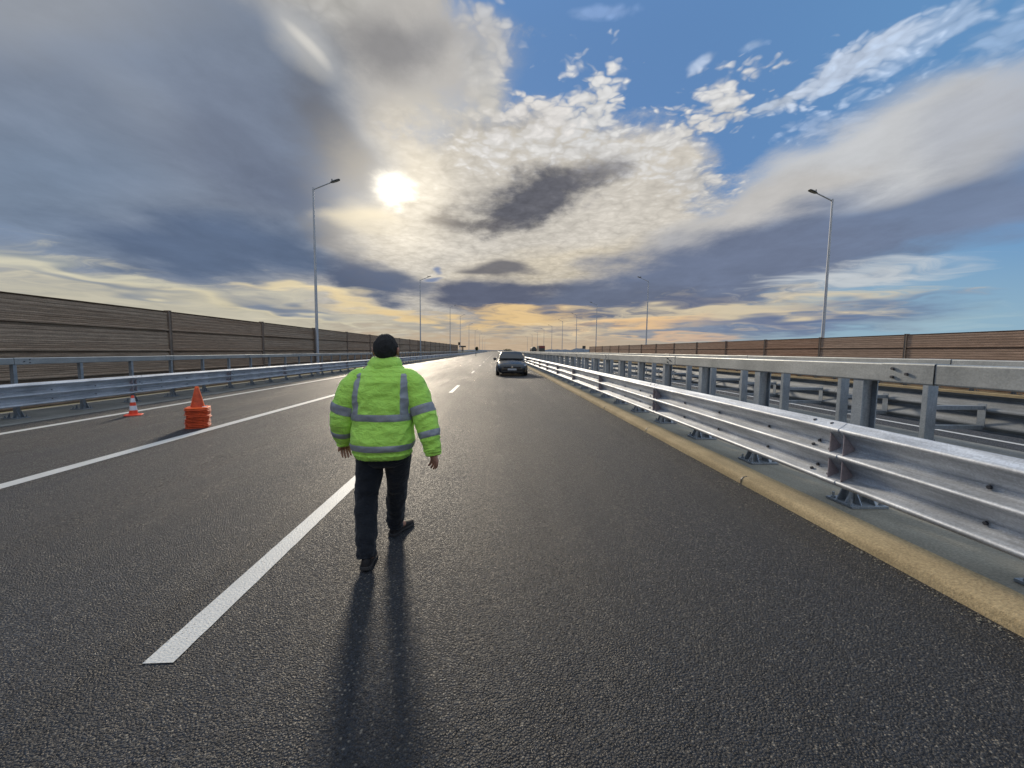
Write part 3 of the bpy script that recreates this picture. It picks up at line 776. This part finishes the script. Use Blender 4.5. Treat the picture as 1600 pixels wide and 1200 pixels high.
def tree(loc, h, w, label, seed):
    rnd = random.Random(seed)
    T = empty('tree', loc, label, 'tree', 'distant trees on the skyline')
    q = MB(); q.tube([(0,0,0),(.1,0,h*.35),(0,.1,h*.75)], [h*.035,h*.025,h*.01], 7)
    for k in range(5):
        a = rnd.uniform(0,6.28); q.tube([(0,0,h*(.3+.08*k)), (math.cos(a)*w*.3, math.sin(a)*w*.3, h*(.5+.08*k))], [h*.014,h*.005], 5)
    q.build('trunk', M['wall_post'], T)
    q = MB()
    for k in range(420):
        a, e = rnd.uniform(0, 6.28), rnd.uniform(-1, 1); rr_ = rnd.random()**.45
        c = Vector((math.cos(a)*math.sqrt(1-e*e)*w*.5*rr_, math.sin(a)*math.sqrt(1-e*e)*w*.5*rr_, h*.62+e*h*.38*rr_))
        s_ = h*.055*rnd.uniform(.6, 1.5); d1 = Vector((rnd.gauss(0,1), rnd.gauss(0,1), rnd.gauss(0,1))).normalized(); d2 = d1.orthogonal().normalized(); d1 = d1.cross(d2)
        q.add([c-d1*s_, c-d2*s_, c+d1*s_, c+d2*s_], [(0,1,2,3)])
    q.build('crown', M['tree'], T)
tree((-42, 900, -2), 12, 7, 'narrow dark tree on the skyline left of the road ahead', 3)
tree((28, 1000, -2), 9, 24, 'low wide bush-like tree on the skyline straight above the dark car', 5)
tree((75, 780, -2), 9, 9, 'round pale green tree on the skyline right of the far lorry', 7)

# ------------------------------------------------------------------ vehicles
def wheel(T, x, y, z, r_=.32, w_=.21):
    q = MB(); n = 20; rings = []
    for xx, a in ((-w_/2, r_*.72), (-w_/2, r_*.93), (-w_/2+.03, r_), (w_/2-.03, r_), (w_/2, r_*.93), (w_/2, r_*.72)):
        rings.append([(x+xx, y+math.cos(2*math.pi*k/n)*a, z+math.sin(2*math.pi*k/n)*a) for k in range(n)])
    q.loft(rings); tw = q.build('wheel', M['rubber'], T, smooth=True, ang=35)
    q = MB(); s_ = 1 if x > 0 else -1
    q.loft([[(x+s_*(w_/2+dx), y+math.cos(2*math.pi*k/10)*a, z+math.sin(2*math.pi*k/10)*a) for k in range(10)] for dx, a in ((.002, r_*.68), (.012, r_*.66), (-.0+.016, r_*.2))])
    q.build('rim', M['chrome'], tw)
def car(loc, rz, label):
    """hatchback, nose towards -y"""
    T = empty('parked_car', loc, label, 'car', rz=rz)
    st = [(0,.60,.20,.50),(.04,.74,.16,.60),(.14,.80,.17,.69),(.34,.865,.19,.755),(.7,.90,.18,.84),(1.0,.91,.18,.925),(1.3,.915,.17,.940),(2.0,.92,.17,.95),(2.9,.92,.17,.97),(3.5,.91,.18,.99),(3.9,.88,.2,.97),(4.1,.80,.25,.90),(4.16,.70,.34,.75)]
    q = MB(); rings = []
    for y, w_, zb, zt in st:
        h_ = zt-zb
        rings.append([(s_*a*w_, y, zb+h_*t) for s_, a, t in [(-1,.80,0),(-1,.97,.10),(-1,1,.35),(-1,1,.62),(-1,.96,.82),(-1,.86,.94),(-1,.55,.985),(-1,.2,1),(1,.2,1),(1,.55,.985),(1,.86,.94),(1,.96,.82),(1,1,.62),(1,1,.35),(1,.97,.10),(1,.80,0)]])
    q.loft(rings); q.build('body', M['car'], T, smooth=True, ang=50)
    gl = [(.98,.74,.90,.90),(1.12,.78,.90,.965),(1.75,.70,.92,1.32),(1.95,.665,.92,1.40),(2.35,.65,.92,1.455),(2.9,.65,.93,1.46),(3.45,.63,.94,1.40),(3.75,.66,.94,1.22),(4.05,.70,.90,.95)]
    q = MB(); rings = []
    for y, w_, zb, zt in gl:
        ww = w_+(.12 if zt > 1.2 else .04)
        rings.append([(s_*x, y, z) for s_, x, z in [(-1,ww,zb),(-1,w_+(ww-w_)*.5,zb+(zt-zb)*.55),(-1,w_,zb+(zt-zb)*.88),(-1,w_*.9,zb+(zt-zb)*.97),(-1,w_*.5,zt),(1,w_*.5,zt),(1,w_*.9,zb+(zt-zb)*.97),(1,w_,zb+(zt-zb)*.88),(1,w_+(ww-w_)*.5,zb+(zt-zb)*.55),(1,ww,zb)]])
    q.loft(rings); cabin = q.build('cabin', M['car'], T, smooth=True, ang=45)
    # windscreen and side glass lie just proud of the cabin
    def patch(name, pts, mt, par=T):
        q = MB(); n = len(pts); nn = (Vector(pts[1])-Vector(pts[0])).cross(Vector(pts[2])-Vector(pts[0])).normalized()*.008
        q.add([Vector(p)+nn for p in pts]+[Vector(p)-nn for p in pts], [tuple(range(n)), tuple(range(2*n-1, n-1, -1))]+[(i, (i+1) % n, (i+1) % n+n, i+n) for i in range(n)])
        return q.build(name, mt, par)
    q = MB(); rows = []
    for y, w_, z in ((1.155,.735,.995),(1.4,.73,1.13),(1.7,.665,1.295),(1.90,.60,1.385)):
        rows.append([(w_*t, y-.022-.02*(1-t*t), z+.022+.012*(1-t*t)) for t in (-1,-.6,-.2,.2,.6,1)])
    vs = [p for r_ in rows for p in r_]
    q.add(vs, [(k*6+i, k*6+i+1, k*6+i+7, k*6+i+6) for k in range(3) for i in range(5)]); q.build('windscreen', M['glass'], T, smooth=True)
    for s_ in (-1, 1):
        patch('side_window', [(s_*.835,1.35,.99),(s_*.80,1.95,1.30),(s_*.795,3.3,1.31),(s_*.82,3.6,1.02)], M['glass'])
        w_ = MB(); rings = [[(s_*(.90+dx), 1.32+dy+a*math.cos(k), .98+b_*math.sin(k)) for k in [j*math.pi/5 for j in range(10)]] for dx, dy, a, b_ in ((.0,0,.03,.03),(.06,-.02,.07,.07),(.17,.0,.07,.075),(.205,.02,.03,.04))]
        w_.loft(rings); w_.build('wing_mirror', M['plastic'], T, smooth=True)
        w_ = MB(); w_.loft([[(s_*x, y-.012, z) for x, y, z in pts] for pts in ([(.50,.095,.575),(.80,.155,.615),(.84,.26,.70),(.62,.15,.665)],)]+[[(s_*x, y+.05, z) for x, y, z in pts] for pts in ([(.50,.095,.575),(.80,.155,.615),(.84,.26,.70),(.62,.15,.665)],)])
        w_.build('headlight', M['headlamp'], T)
        w_ = MB(); w_.tube([(s_*.66,.035,.36),(s_*.66,.10,.36)], .055, 12); w_.build('fog_light', M['headlamp'], T)
        for y in (.78, 3.36): wheel(T, s_*.83, y, .31)
    q = MB(); q.box(-.50,.50,-.012,.05,.47,.56); q.box(-.46,.46,.0-.014,-.012,.50,.51); q.box(-.46,.46,-.014,-.012,.525,.535); q.build('grille', M['plastic'], T)
    q = MB(); q.box(-.62,.62,-.008,.05,.24,.33); q.build('air_intake', M['plastic'], T)
    q = MB(); q.box(-.26,.26,-.030,-.020,.345,.455); q.build('number_plate', M['plate'], T)
    q = MB(); q.loft([[(0,-.030,.47),(.055,-.030,.545),(0,-.030,.62),(-.055,-.030,.545)],[(0,-.013,.47),(.055,-.013,.545),(0,-.013,.62),(-.055,-.013,.545)]]); q.build('badge', M['chrome'], T)
    q = MB(); q.tube([(-.6,1.10,.955),(-.1,1.13,.985)], .012, 5); q.tube([(.05,1.10,.955),(.6,1.14,.985)], .012, 5); q.build('wiper', M['plastic'], T)
    return T
cr = car((.985, 24.75, .022), 0, 'dark hatchback car facing the camera on the lane beside the right barrier'); cr.scale = (1.04, 1, 1.03)
def lorry(loc, label, tank):
    T = empty('lorry', loc, label, 'lorry')
    if tank:
        q = MB(); rg = [(1.22*math.cos(a), 2.55+1.35*math.sin(a)) for a in [2*math.pi*k/18 for k in range(18)]]
        q.loft([[(x*.8, 0, 2.55+(z-2.55)*.8) for x, z in rg], [(x, .25, z) for x, z in rg], [(x, 9, z) for x, z in rg]]); q.build('tank', M['lorry_dark'], T, smooth=True)
        q = MB(); q.box(-1.15, 1.15, .1, 9, .8, 1.2); q.build('chassis', M['plastic'], T)
    else:
        q = MB(); q.box(-1.25, 1.25, 0, 9, 1.15, 3.95); q.build('box_body', M['lorry_dark'], T, bevel=.04)
        q = MB(); q.box(-1.2, 1.2, -.03, -.005, 2.9, 3.9); q.build('rear_panel', M['lorry_red'], T)
        q = MB(); q.box(-1.15, 1.15, .1, 9, .7, 1.14); q.build('chassis', M['plastic'], T)
    q = MB(); q.loft([[(-1.2,y,z0),(1.2,y,z0),(1.2*c_,y,z1),(-1.2*c_,y,z1)] for y, z0, z1, c_ in ((9.3,.6,3.2,.95),(10.9,.6,3.1,.93),(11.3,.6,1.8,1))]); q.build('cab', M['lorry_red'], T, bevel=.05)
    for x in (-1.0, 1.0):
        for y in (1.2, 2.5, 7.0, 10.3): wheel(T, x, y, .5, .5, .32)
lorry((19.3, 172, -.1), 'dark box lorry with a red rear seen far off above the median barrier', False)
lorry((19.0, 205, -.1), 'rounded dark tanker lorry, leftmost of the two far lorries above the median barrier', True)

# ------------------------------------------------------------------ person walking away
PX, PY, PZ = -.845, 3.08, -.017
P_ = empty('person', (PX, PY, PZ), 'person in a bright green high-visibility jacket and dark trousers walking away along the road', 'person')
def skin_body():
    V, Rr, E = [], [], []
    def v(p, r_): V.append(p); Rr.append(r_ if isinstance(r_, tuple) else (r_, r_)); return len(V)-1
    def chain(start, pts):
        a = start
        for p, r_ in pts: b = v(p, r_); E.append((a, b)); a = b
        return a
    pel = v((0,.02,.86), (.145,.11))
    ch = chain(pel, [((0,.02,1.0), (.14,.11)), ((0,.03,1.16), (.15,.115)), ((.005,.03,1.30), (.13,.10))])
    nk = chain(ch, [((.01,.03,1.40), (.065,.065)), ((.015,.04,1.47), (.058,.06))])
    md = chain(nk, [((.02,.055,1.53), (.068,.078)), ((.02,.055,1.585), (.078,.092)), ((.02,.05,1.64), (.06,.07))])
    # legs
    chain(pel, [((-.09,.03,.78), .088), ((-.132,-.01,.45), .058), ((-.075,-.205,.12), .042), ((-.066,-.215,.075), .04), ((-.075,-.10,.035), .034)])
    chain(pel, [((.085,.04,.78), .088), ((.055,.19,.46), .058), ((.005,.33,.12), .042), ((.005,.345,.075), .04), ((.06,.45,.035), .034)])
    # arms, hands with five fingers each
    for s_, sh, el, wr, hd in ((-1, (-.175,.03,1.30), (-.285,.02,1.07), (-.315,.09,.885), (-.318,.10,.825)), (1, (.185,.02,1.30), (.315,-.02,1.06), (.378,-.06,.835), (.388,-.065,.775))):
        a = chain(ch, [(sh, .058), (el, .045), (wr, (.026,.030)), (hd, (.018,.034))])
        h = Vector(hd); dn = (Vector(hd)-Vector(wr)).normalized()
        for k, (off, ln) in enumerate(((-.030,.066), (-.010,.076), (.011,.072), (.030,.056))):
            side = Vector((0, 1, 0)); inw = Vector((-s_, 0, 0))
            side = Vector((-s_*.75, .66, 0)).normalized(); inw = Vector((-s_*.5, -.75, 0)).normalized() if s_ < 0 else Vector((-.6, .6, 0)).normalized()
            p1 = h+dn*.030+side*off; p2 = p1+dn*ln*.45+inw*.006*(1+k*.4); p3 = p2+dn*ln*.30+inw*.014*(1+k*.25); p4 = p3+dn*ln*.18+inw*.016
            chain(a, [(tuple(p1), .0105), (tuple(p2), .0092), (tuple(p3), .0082), (tuple(p4), .0068)])
        t1 = h+side*(-.036)-dn*.012+inw*.014; t2 = t1+dn*.030-side*.016+inw*.008; t3 = t2+dn*.026-side*.004
        chain(a, [(tuple(t1), .0125), (tuple(t2), .0105), (tuple(t3), .0085)])
    me = bpy.data.meshes.new('body'); me.from_pydata(V, E, []); o = bpy.data.objects.new('body', me); COL.objects.link(o)
    md_ = o.modifiers.new('skin', 'SKIN'); md_.use_smooth_shade = True
    for i, sv in enumerate(me.skin_vertices[0].data): sv.radius = Rr[i]; sv.use_root = (i == 0)
    ss = o.modifiers.new('sub', 'SUBSURF'); ss.levels = ss.render_levels = 2
    dg = bpy.context.evaluated_depsgraph_get(); ev = o.evaluated_get(dg); me2 = bpy.data.meshes.new_from_object(ev)
    o.modifiers.clear(); o.data = me2; me2.materials.clear(); me2.materials.append(M['skin'])
    # face: nose, brow, mouth, ears pushed out of the head surface (the face looks away from the camera, +y)
    for vt in me2.vertices:
        p = vt.co
        if p.z > 1.44:
            def pull(c, rad, amt):
                d_ = (p-Vector(c)).length
                if d_ < rad: w_ = (1-d_/rad)**2; vt.co += Vector(amt)*w_
            pull((.02,.145,1.555), .035, (0,.028,-.004)); pull((.02,.14,1.51), .03, (0,.008,0)); pull((.02,.14,1.585), .05, (0,.006,0))
            for s_ in (-1, 1):
                pull((.02+s_*.078,.045,1.555), .035, (s_*.020,-.012,0)); pull((.02+s_*.032,.135,1.575), .02, (0,-.010,0))
    me2.shade_smooth(); o.parent = P_
    return o
body = skin_body()
for s_ in (-1, 1):
    q = MB(); n = 8
    q.loft([[(.02+s_*.032+.011*math.sin(t)*math.cos(2*math.pi*k/n), .129+.011*math.cos(t), 1.573+.011*math.sin(t)*math.sin(2*math.pi*k/n)) for k in range(n)] for t in (.1,.6,1.1,1.57,2.2,3.0)])
    q.build('eye', M['eye'], P_, smooth=True, ang=0)
# ears
for s_ in (-1, 1):
    q = MB(); rings = []
    for i, (t, a) in enumerate(((0,.010),(.25,.019),(.5,.023),(.75,.020),(1,.008))):
        z = 1.525+.058*t
        rings.append([(.02+s_*(.078+.010*(1+math.cos(2*math.pi*k/8))+.004*t), .040-.006*t+a*math.sin(2*math.pi*k/8), z) for k in range(8)])
    q.loft(rings); q.build('ear', M['skin'], P_, smooth=True, ang=0)
# hair: short, down to the nape
q = MB(); n = 40; rings = []
for i in range(26):
    t = i/25*math.pi*.80; rr = []
    for k in range(n):
        a = 2*math.pi*k/n
        x, y, z = math.sin(t)*math.cos(a), math.sin(t)*math.sin(a), math.cos(t)
        fr = max(0, y)
        lowf = 1-.42*fr*(1 if z < .35 else 0)*min(1, (.35-z)*2) if z < .35 else 1
        X, Y, Z = x*.089*(1 if z > 0 else 1-.55*z*z), y*.107-.006, z*.112
        if z < 0: Z *= 1.0
        p = Vector((.018+X, .045+Y*lowf, 1.572+Z*(1 if y < .2 or z > 0 else .35)))
        d_ = noise.noise(p*38)*.006+noise.noise(p*90)*.0035
        rr.append(tuple(p+Vector((x, y, z))*d_))
    rings.append(rr)
q.loft(rings, caps=True); q.build('hair', M['hair'], P_, smooth=True, ang=0)

# jacket -------------------------------------------------------------
def lerp_tab(tab, z):
    if z <= tab[0][0]: return tab[0][1:]
    for a, b in zip(tab, tab[1:]):
        if z <= b[0]:
            t = (z-a[0])/(b[0]-a[0]); t = t*t*(3-2*t)
            return [x+(y-x)*t for x, y in zip(a[1:], b[1:])]
    return tab[-1][1:]
#        z     half-w half-d  cx    cy
TORSO = [(.760,.186,.148,-.004,.01),(.776,.202,.158,-.004,.01),(.80,.217,.168,-.004,.01),(.832,.218,.170,-.003,.01),(.885,.221,.174,-.002,.01),(.965,.220,.170,0,.01),(1.04,.219,.163,.002,.012),
         (1.13,.222,.158,.004,.015),(1.23,.224,.150,.006,.018),(1.32,.224,.136,.008,.022),(1.372,.213,.120,.009,.026),(1.405,.180,.104,.010,.030),(1.432,.140,.090,.012,.032),(1.46,.108,.082,.012,.034)]
def folds(p, amp=1.0):
    q_ = Vector((p[0]*5.0, p[1]*5.0, p[2]*9.0))
    f_ = noise.noise(q_+Vector((3,1,0)))*.010
    q2 = Vector((p[0]*9+p[2]*6, p[1]*9, p[2]*15-p[0]*7))
    f_ += (1-abs(noise.noise(q2))*2)*.0055
    f_ += noise.noise(Vector(p)*30)*.0012
    return f_*amp*1.15
def torso(th, z, off=0):
    a, b_, cx, cy = lerp_tab(TORSO, z); n = 2.35
    c_, s_ = math.cos(th), math.sin(th)
    x = cx+a*math.copysign(abs(c_)**(2/n), c_); y = cy+b_*math.copysign(abs(s_)**(2/n), s_)
    nx, ny = c_/a, s_/b_; l_ = math.hypot(nx, ny); nx /= l_; ny /= l_
    d_ = folds((x, y, z), 1.15 if z < 1.36 else .6)+off
    if z < .83:                                               # gathered elastic hem
        g_ = (1-abs(z-.787)/.05) if abs(z-.787) < .05 else 0
        d_ += g_*(.006*math.sin(th*34+noise.noise((th*3, z*20, 1))*5))
    if .797 < z < .822: d_ -= .006
    # blousing above the hem
    d_ += .010*math.exp(-((z-.89)/.05)**2)*(1+.6*noise.noise((th*2, 5, z*6)))
    sag = -.012*math.cos(th*1)*0
    return (x+nx*d_, y+ny*d_, z+sag)
JK = MB(); NT = 110
zs = [.760+(.83-.760)*i/12 for i in range(12)]+[.83+(1.46-.83)*i/80 for i in range(81)]
JK.loft([[torso(2*math.pi*k/NT, z) for k in range(NT)] for z in zs], caps=False)
# hood of shoulders is closed by the collar
COLL = [(1.428,.124,.094,.010,.030),(1.44,.128,.100,.012,.032),(1.462,.127,.101,.013,.036),(1.484,.118,.096,.014,.042),(1.502,.101,.088,.016,.048),(1.511,.092,.082,.016,.050),(1.506,.084,.075,.016,.050),(1.45,.080,.070,.012,.04)]
rings = []
for j, (z, a, b_, cx, cy) in enumerate(COLL):
    rg = []
    for k in range(72):
        th = 2*math.pi*k/72; x, y = cx+a*math.cos(th), cy+b_*math.sin(th)
        d_ = (noise.noise((x*12, y*12, z*60))*.007+noise.noise((x*30, y*30, z*40+5))*.003) if j < 6 else 0
        rg.append((x*1+math.cos(th)*d_, y+math.sin(th)*d_, z+noise.noise((th*1.3, 2, 0))*.006*(1 if j > 2 else 0)+(.012*math.cos(th)*-1 if j > 3 else 0)*0))
    rings.append(rg)
JK.loft(rings, caps=False)
SL = { -1: [((-.118,.028,1.368),.066),((-.165,.028,1.345),.084),((-.212,.025,1.29),.094),((-.250,.022,1.21),.097),((-.280,.020,1.12),.096),((-.298,.025,1.05),.096),((-.306,.045,.98),.088),((-.312,.068,.92),.078),((-.316,.085,.875),.066),((-.318,.092,.852),.058),((-.318,.096,.838),.052)],
        1: [((.135,.026,1.368),.064),((.182,.025,1.345),.082),((.226,.018,1.29),.090),((.262,.008,1.21),.091),((.292,-.005,1.13),.090),((.318,-.018,1.05),.087),((.340,-.032,.98),.080),((.358,-.044,.91),.072),((.372,-.054,.855),.066),((.380,-.058,.815),.060),((.383,-.060,.790),.053)] }
class Sleeve:
    def __init__(s, ctrl, sgn):
        s.c = ctrl; s.n = len(ctrl)-1; s.sgn = sgn
    def at(s, t):                                             # Catmull-Rom through the centre line
        t = max(0, min(1, t))*s.n; i = min(int(t), s.n-1); u_ = t-i
        P0, P1, P2, P3 = [s.c[max(0, min(s.n, i+j))] for j in (-1, 0, 1, 2)]
        def cr(a, b, c, d): return .5*((2*b)+(-a+c)*u_+(2*a-5*b+4*c-d)*u_*u_+(-a+3*b-3*c+d)*u_**3)
        p = Vector([cr(P0[0][k], P1[0][k], P2[0][k], P3[0][k]) for k in range(3)])
        return p, cr(P0[1], P1[1], P2[1], P3[1])
    def pt(s, th, t, off=0):
        p, r_ = s.at(t); a, _ = s.at(t-.01); b, _ = s.at(t+.01); d_ = (b-a).normalized()
        e1 = (Vector((0,1,0))-d_*d_.y).normalized(); e2 = d_.cross(e1)
        nn = e1*math.cos(th)+e2*math.sin(th); q_ = p+nn*r_
        w_ = folds(tuple(q_), 1.0)
        # crumpled rings round the forearm
        w_ += max(0, (t-.45))*.018*noise.noise((th*.9+s.sgn*4, t*26, 2))+(.004*noise.noise((th*1.4, t*40, 6)) if t > .4 else 0)
        w_ *= min(1, t*6)
        return tuple(q_+nn*(w_+off))
slv = {}
for s_ in (-1, 1):
    S_ = Sleeve(SL[s_], s_); slv[s_] = S_
    JK.loft([[S_.pt(2*math.pi*k/56, i/90) for k in range(56)] for i in range(91)], caps=False)
    cuff = [[(Vector(S_.pt(2*math.pi*k/56, 1))-S_.at(1)[0])*f_+S_.at(1)[0]+Vector((0,0,dz_)) for k in range(56)] for f_, dz_ in ((1,0),(.9,-.006),(.8,.004),(.75,.05))]
    JK.loft([[tuple(p) for p in rg] for rg in cuff], caps=False)
jacket = JK.build('jacket', M['jacket'], P_, smooth=True, ang=0)
# reflective tape: bands laid on the cloth
def band_torso(z0, z1):
    q = MB(); rows = [z0+(z1-z0)*i/5 for i in range(6)]
    q.loft([[torso(2*math.pi*k/NT, z, .0045 if 0 < i < 5 else .001) for k in range(NT)] for i, z in enumerate(rows)], caps=False)
    return q.build('reflective_band', M['tape'], jacket, smooth=True, ang=0)
band_torso(1.048, 1.099); band_torso(.829, .877)
def strip(x0, x1, z0, z1):
    q = MB(); rows = 46; cols = 6; vs = []
    for i in range(rows+1):
        z = z0+(z1-z0)*i/rows; a, b_, cx, cy = lerp_tab(TORSO, z)
        for j in range(cols+1):
            x = x0+(x1-x0)*j/cols; c_ = max(-.985, min(.985, (x-cx)/a)); c_ = math.copysign(abs(c_)**(2.35/2), c_)
            vs.append(torso(-math.acos(c_), z, .0045 if 0 < j < cols else .001))
    q.add(vs, [(i*(cols+1)+j, i*(cols+1)+j+1, (i+1)*(cols+1)+j+1, (i+1)*(cols+1)+j) for i in range(rows) for j in range(cols)])
    return q.build('reflective_strip', M['tape'], jacket, smooth=True, ang=0)
strip(-.192, -.139, 1.096, 1.392); strip(.153, .205, 1.096, 1.392)
for s_, (a0, a1), (b0, b1) in ((-1, (.365,.44), (.62,.69)), (1, (.375,.45), (.62,.685))):
    for t0, t1 in ((a0, a1), (b0, b1)):
        q = MB(); q.loft([[slv[s_].pt(2*math.pi*k/56, t0+(t1-t0)*i/5, .0045 if 0 < i < 5 else .001) for k in range(56)] for i in range(6)], caps=False)
        q.build('reflective_band', M['tape'], jacket, smooth=True, ang=0)
# trousers -----------------------------------------------------------
TR = MB()
def leg(ctrl, seed, seg=40, rows=70):
    S_ = Sleeve(ctrl, seed); rings = []
    for i in range(rows+1):
        t = i/rows; p, r_ = S_.at(t); a, _ = S_.at(t-.01); b, _ = S_.at(t+.01); d_ = (b-a).normalized()
        e1 = (Vector((0,1,0))-d_*d_.y).normalized(); e2 = d_.cross(e1); rg = []
        for k in range(seg):
            th = 2*math.pi*k/seg; nn = e1*math.cos(th)*1.08+e2*math.sin(th)*.97
            w_ = noise.noise((th*.8+seed, t*9, 3))*.010+noise.noise((math.cos(th)*2+seed, t*20, math.sin(th)*2))*.008*(.4+t)
            if t > .8: w_ += .006*noise.noise((seed, t*60, math.cos(th)))
            rg.append(tuple(p+nn*(r_+w_)))
        rings.append(rg)
    TR.loft(rings, caps=True)
leg([((-.098,.02,.86),.112),((-.100,.02,.76),.110),((-.108,.012,.64),.101),((-.120,.0,.52),.090),((-.126,-.015,.44),.085),((-.118,-.06,.33),.084),((-.098,-.125,.22),.078),((-.080,-.18,.125),.069),((-.073,-.20,.070),.064)], 2)
leg([((.098,.02,.86),.112),((.096,.04,.76),.108),((.084,.09,.64),.098),((.070,.14,.52),.087),((.058,.175,.44),.080),((.038,.225,.33),.078),((.020,.28,.22),.073),((.006,.325,.125),.068),((.002,.335,.070),.064)], 9)
TR.loft([[(a*math.cos(2*math.pi*k/40), .02+b_*math.sin(2*math.pi*k/40), z) for k in range(40)] for z, a, b_ in ((.90,.200,.145),(.84,.205,.15),(.78,.203,.142),(.72,.192,.128),(.69,.16,.10))])
TR.build('trousers', M['trousers'], P_, smooth=True, ang=0)
# shoes --------------------------------------------------------------
def shoe(heel, az, pitch_):
    q = MB(); rings = []; n = 20
    for y, w_, h_, z0 in ((-.045,.020,.05,.0),(-.035,.033,.075,0),(-.01,.039,.095,0),(.03,.040,.10,0),(.08,.040,.088,0),(.13,.046,.065,0),(.18,.049,.052,0),(.215,.042,.043,.003),(.238,.026,.032,.008),(.246,.01,.022,.014)):
        rings.append([(w_*math.cos(2*math.pi*k/n)*(1 if math.sin(2*math.pi*k/n) < 0 else .92), y, .022+z0+max(0, math.sin(2*math.pi*k/n))*(h_-.02)+min(0, math.sin(2*math.pi*k/n))*.004) for k in range(n)])
    q.loft(rings); rt = Matrix.Rotation(az, 4, 'Z') @ Matrix.Rotation(pitch_, 4, 'X')
    def place(mb): mb.v = [tuple(Vector(heel)+rt @ Vector(p)) for p in mb.v]
    place(q); o = q.build('shoe', M['shoe'], P_, smooth=True, ang=45)
    q = MB(); rings = []
    for y, w_, z0 in ((-.05,.022,.0),(-.04,.037,0),(-.01,.043,0),(.04,.042,.002),(.045,.041,.010),(.08,.041,.010),(.13,.049,.002),(.18,.052,0),(.22,.044,.004),(.244,.026,.010),(.252,.012,.016)):
        rings.append([(-w_, y, z0), (w_, y, z0), (w_, y, .024), (-w_, y, .024)])
    q.loft(rings); place(q); q.build('sole', M['sole'], o, bevel=.004)
shoe((-.066, -.235, .012), R(6), R(-6))
shoe((-.002, .325, .001), R(-24), R(0))
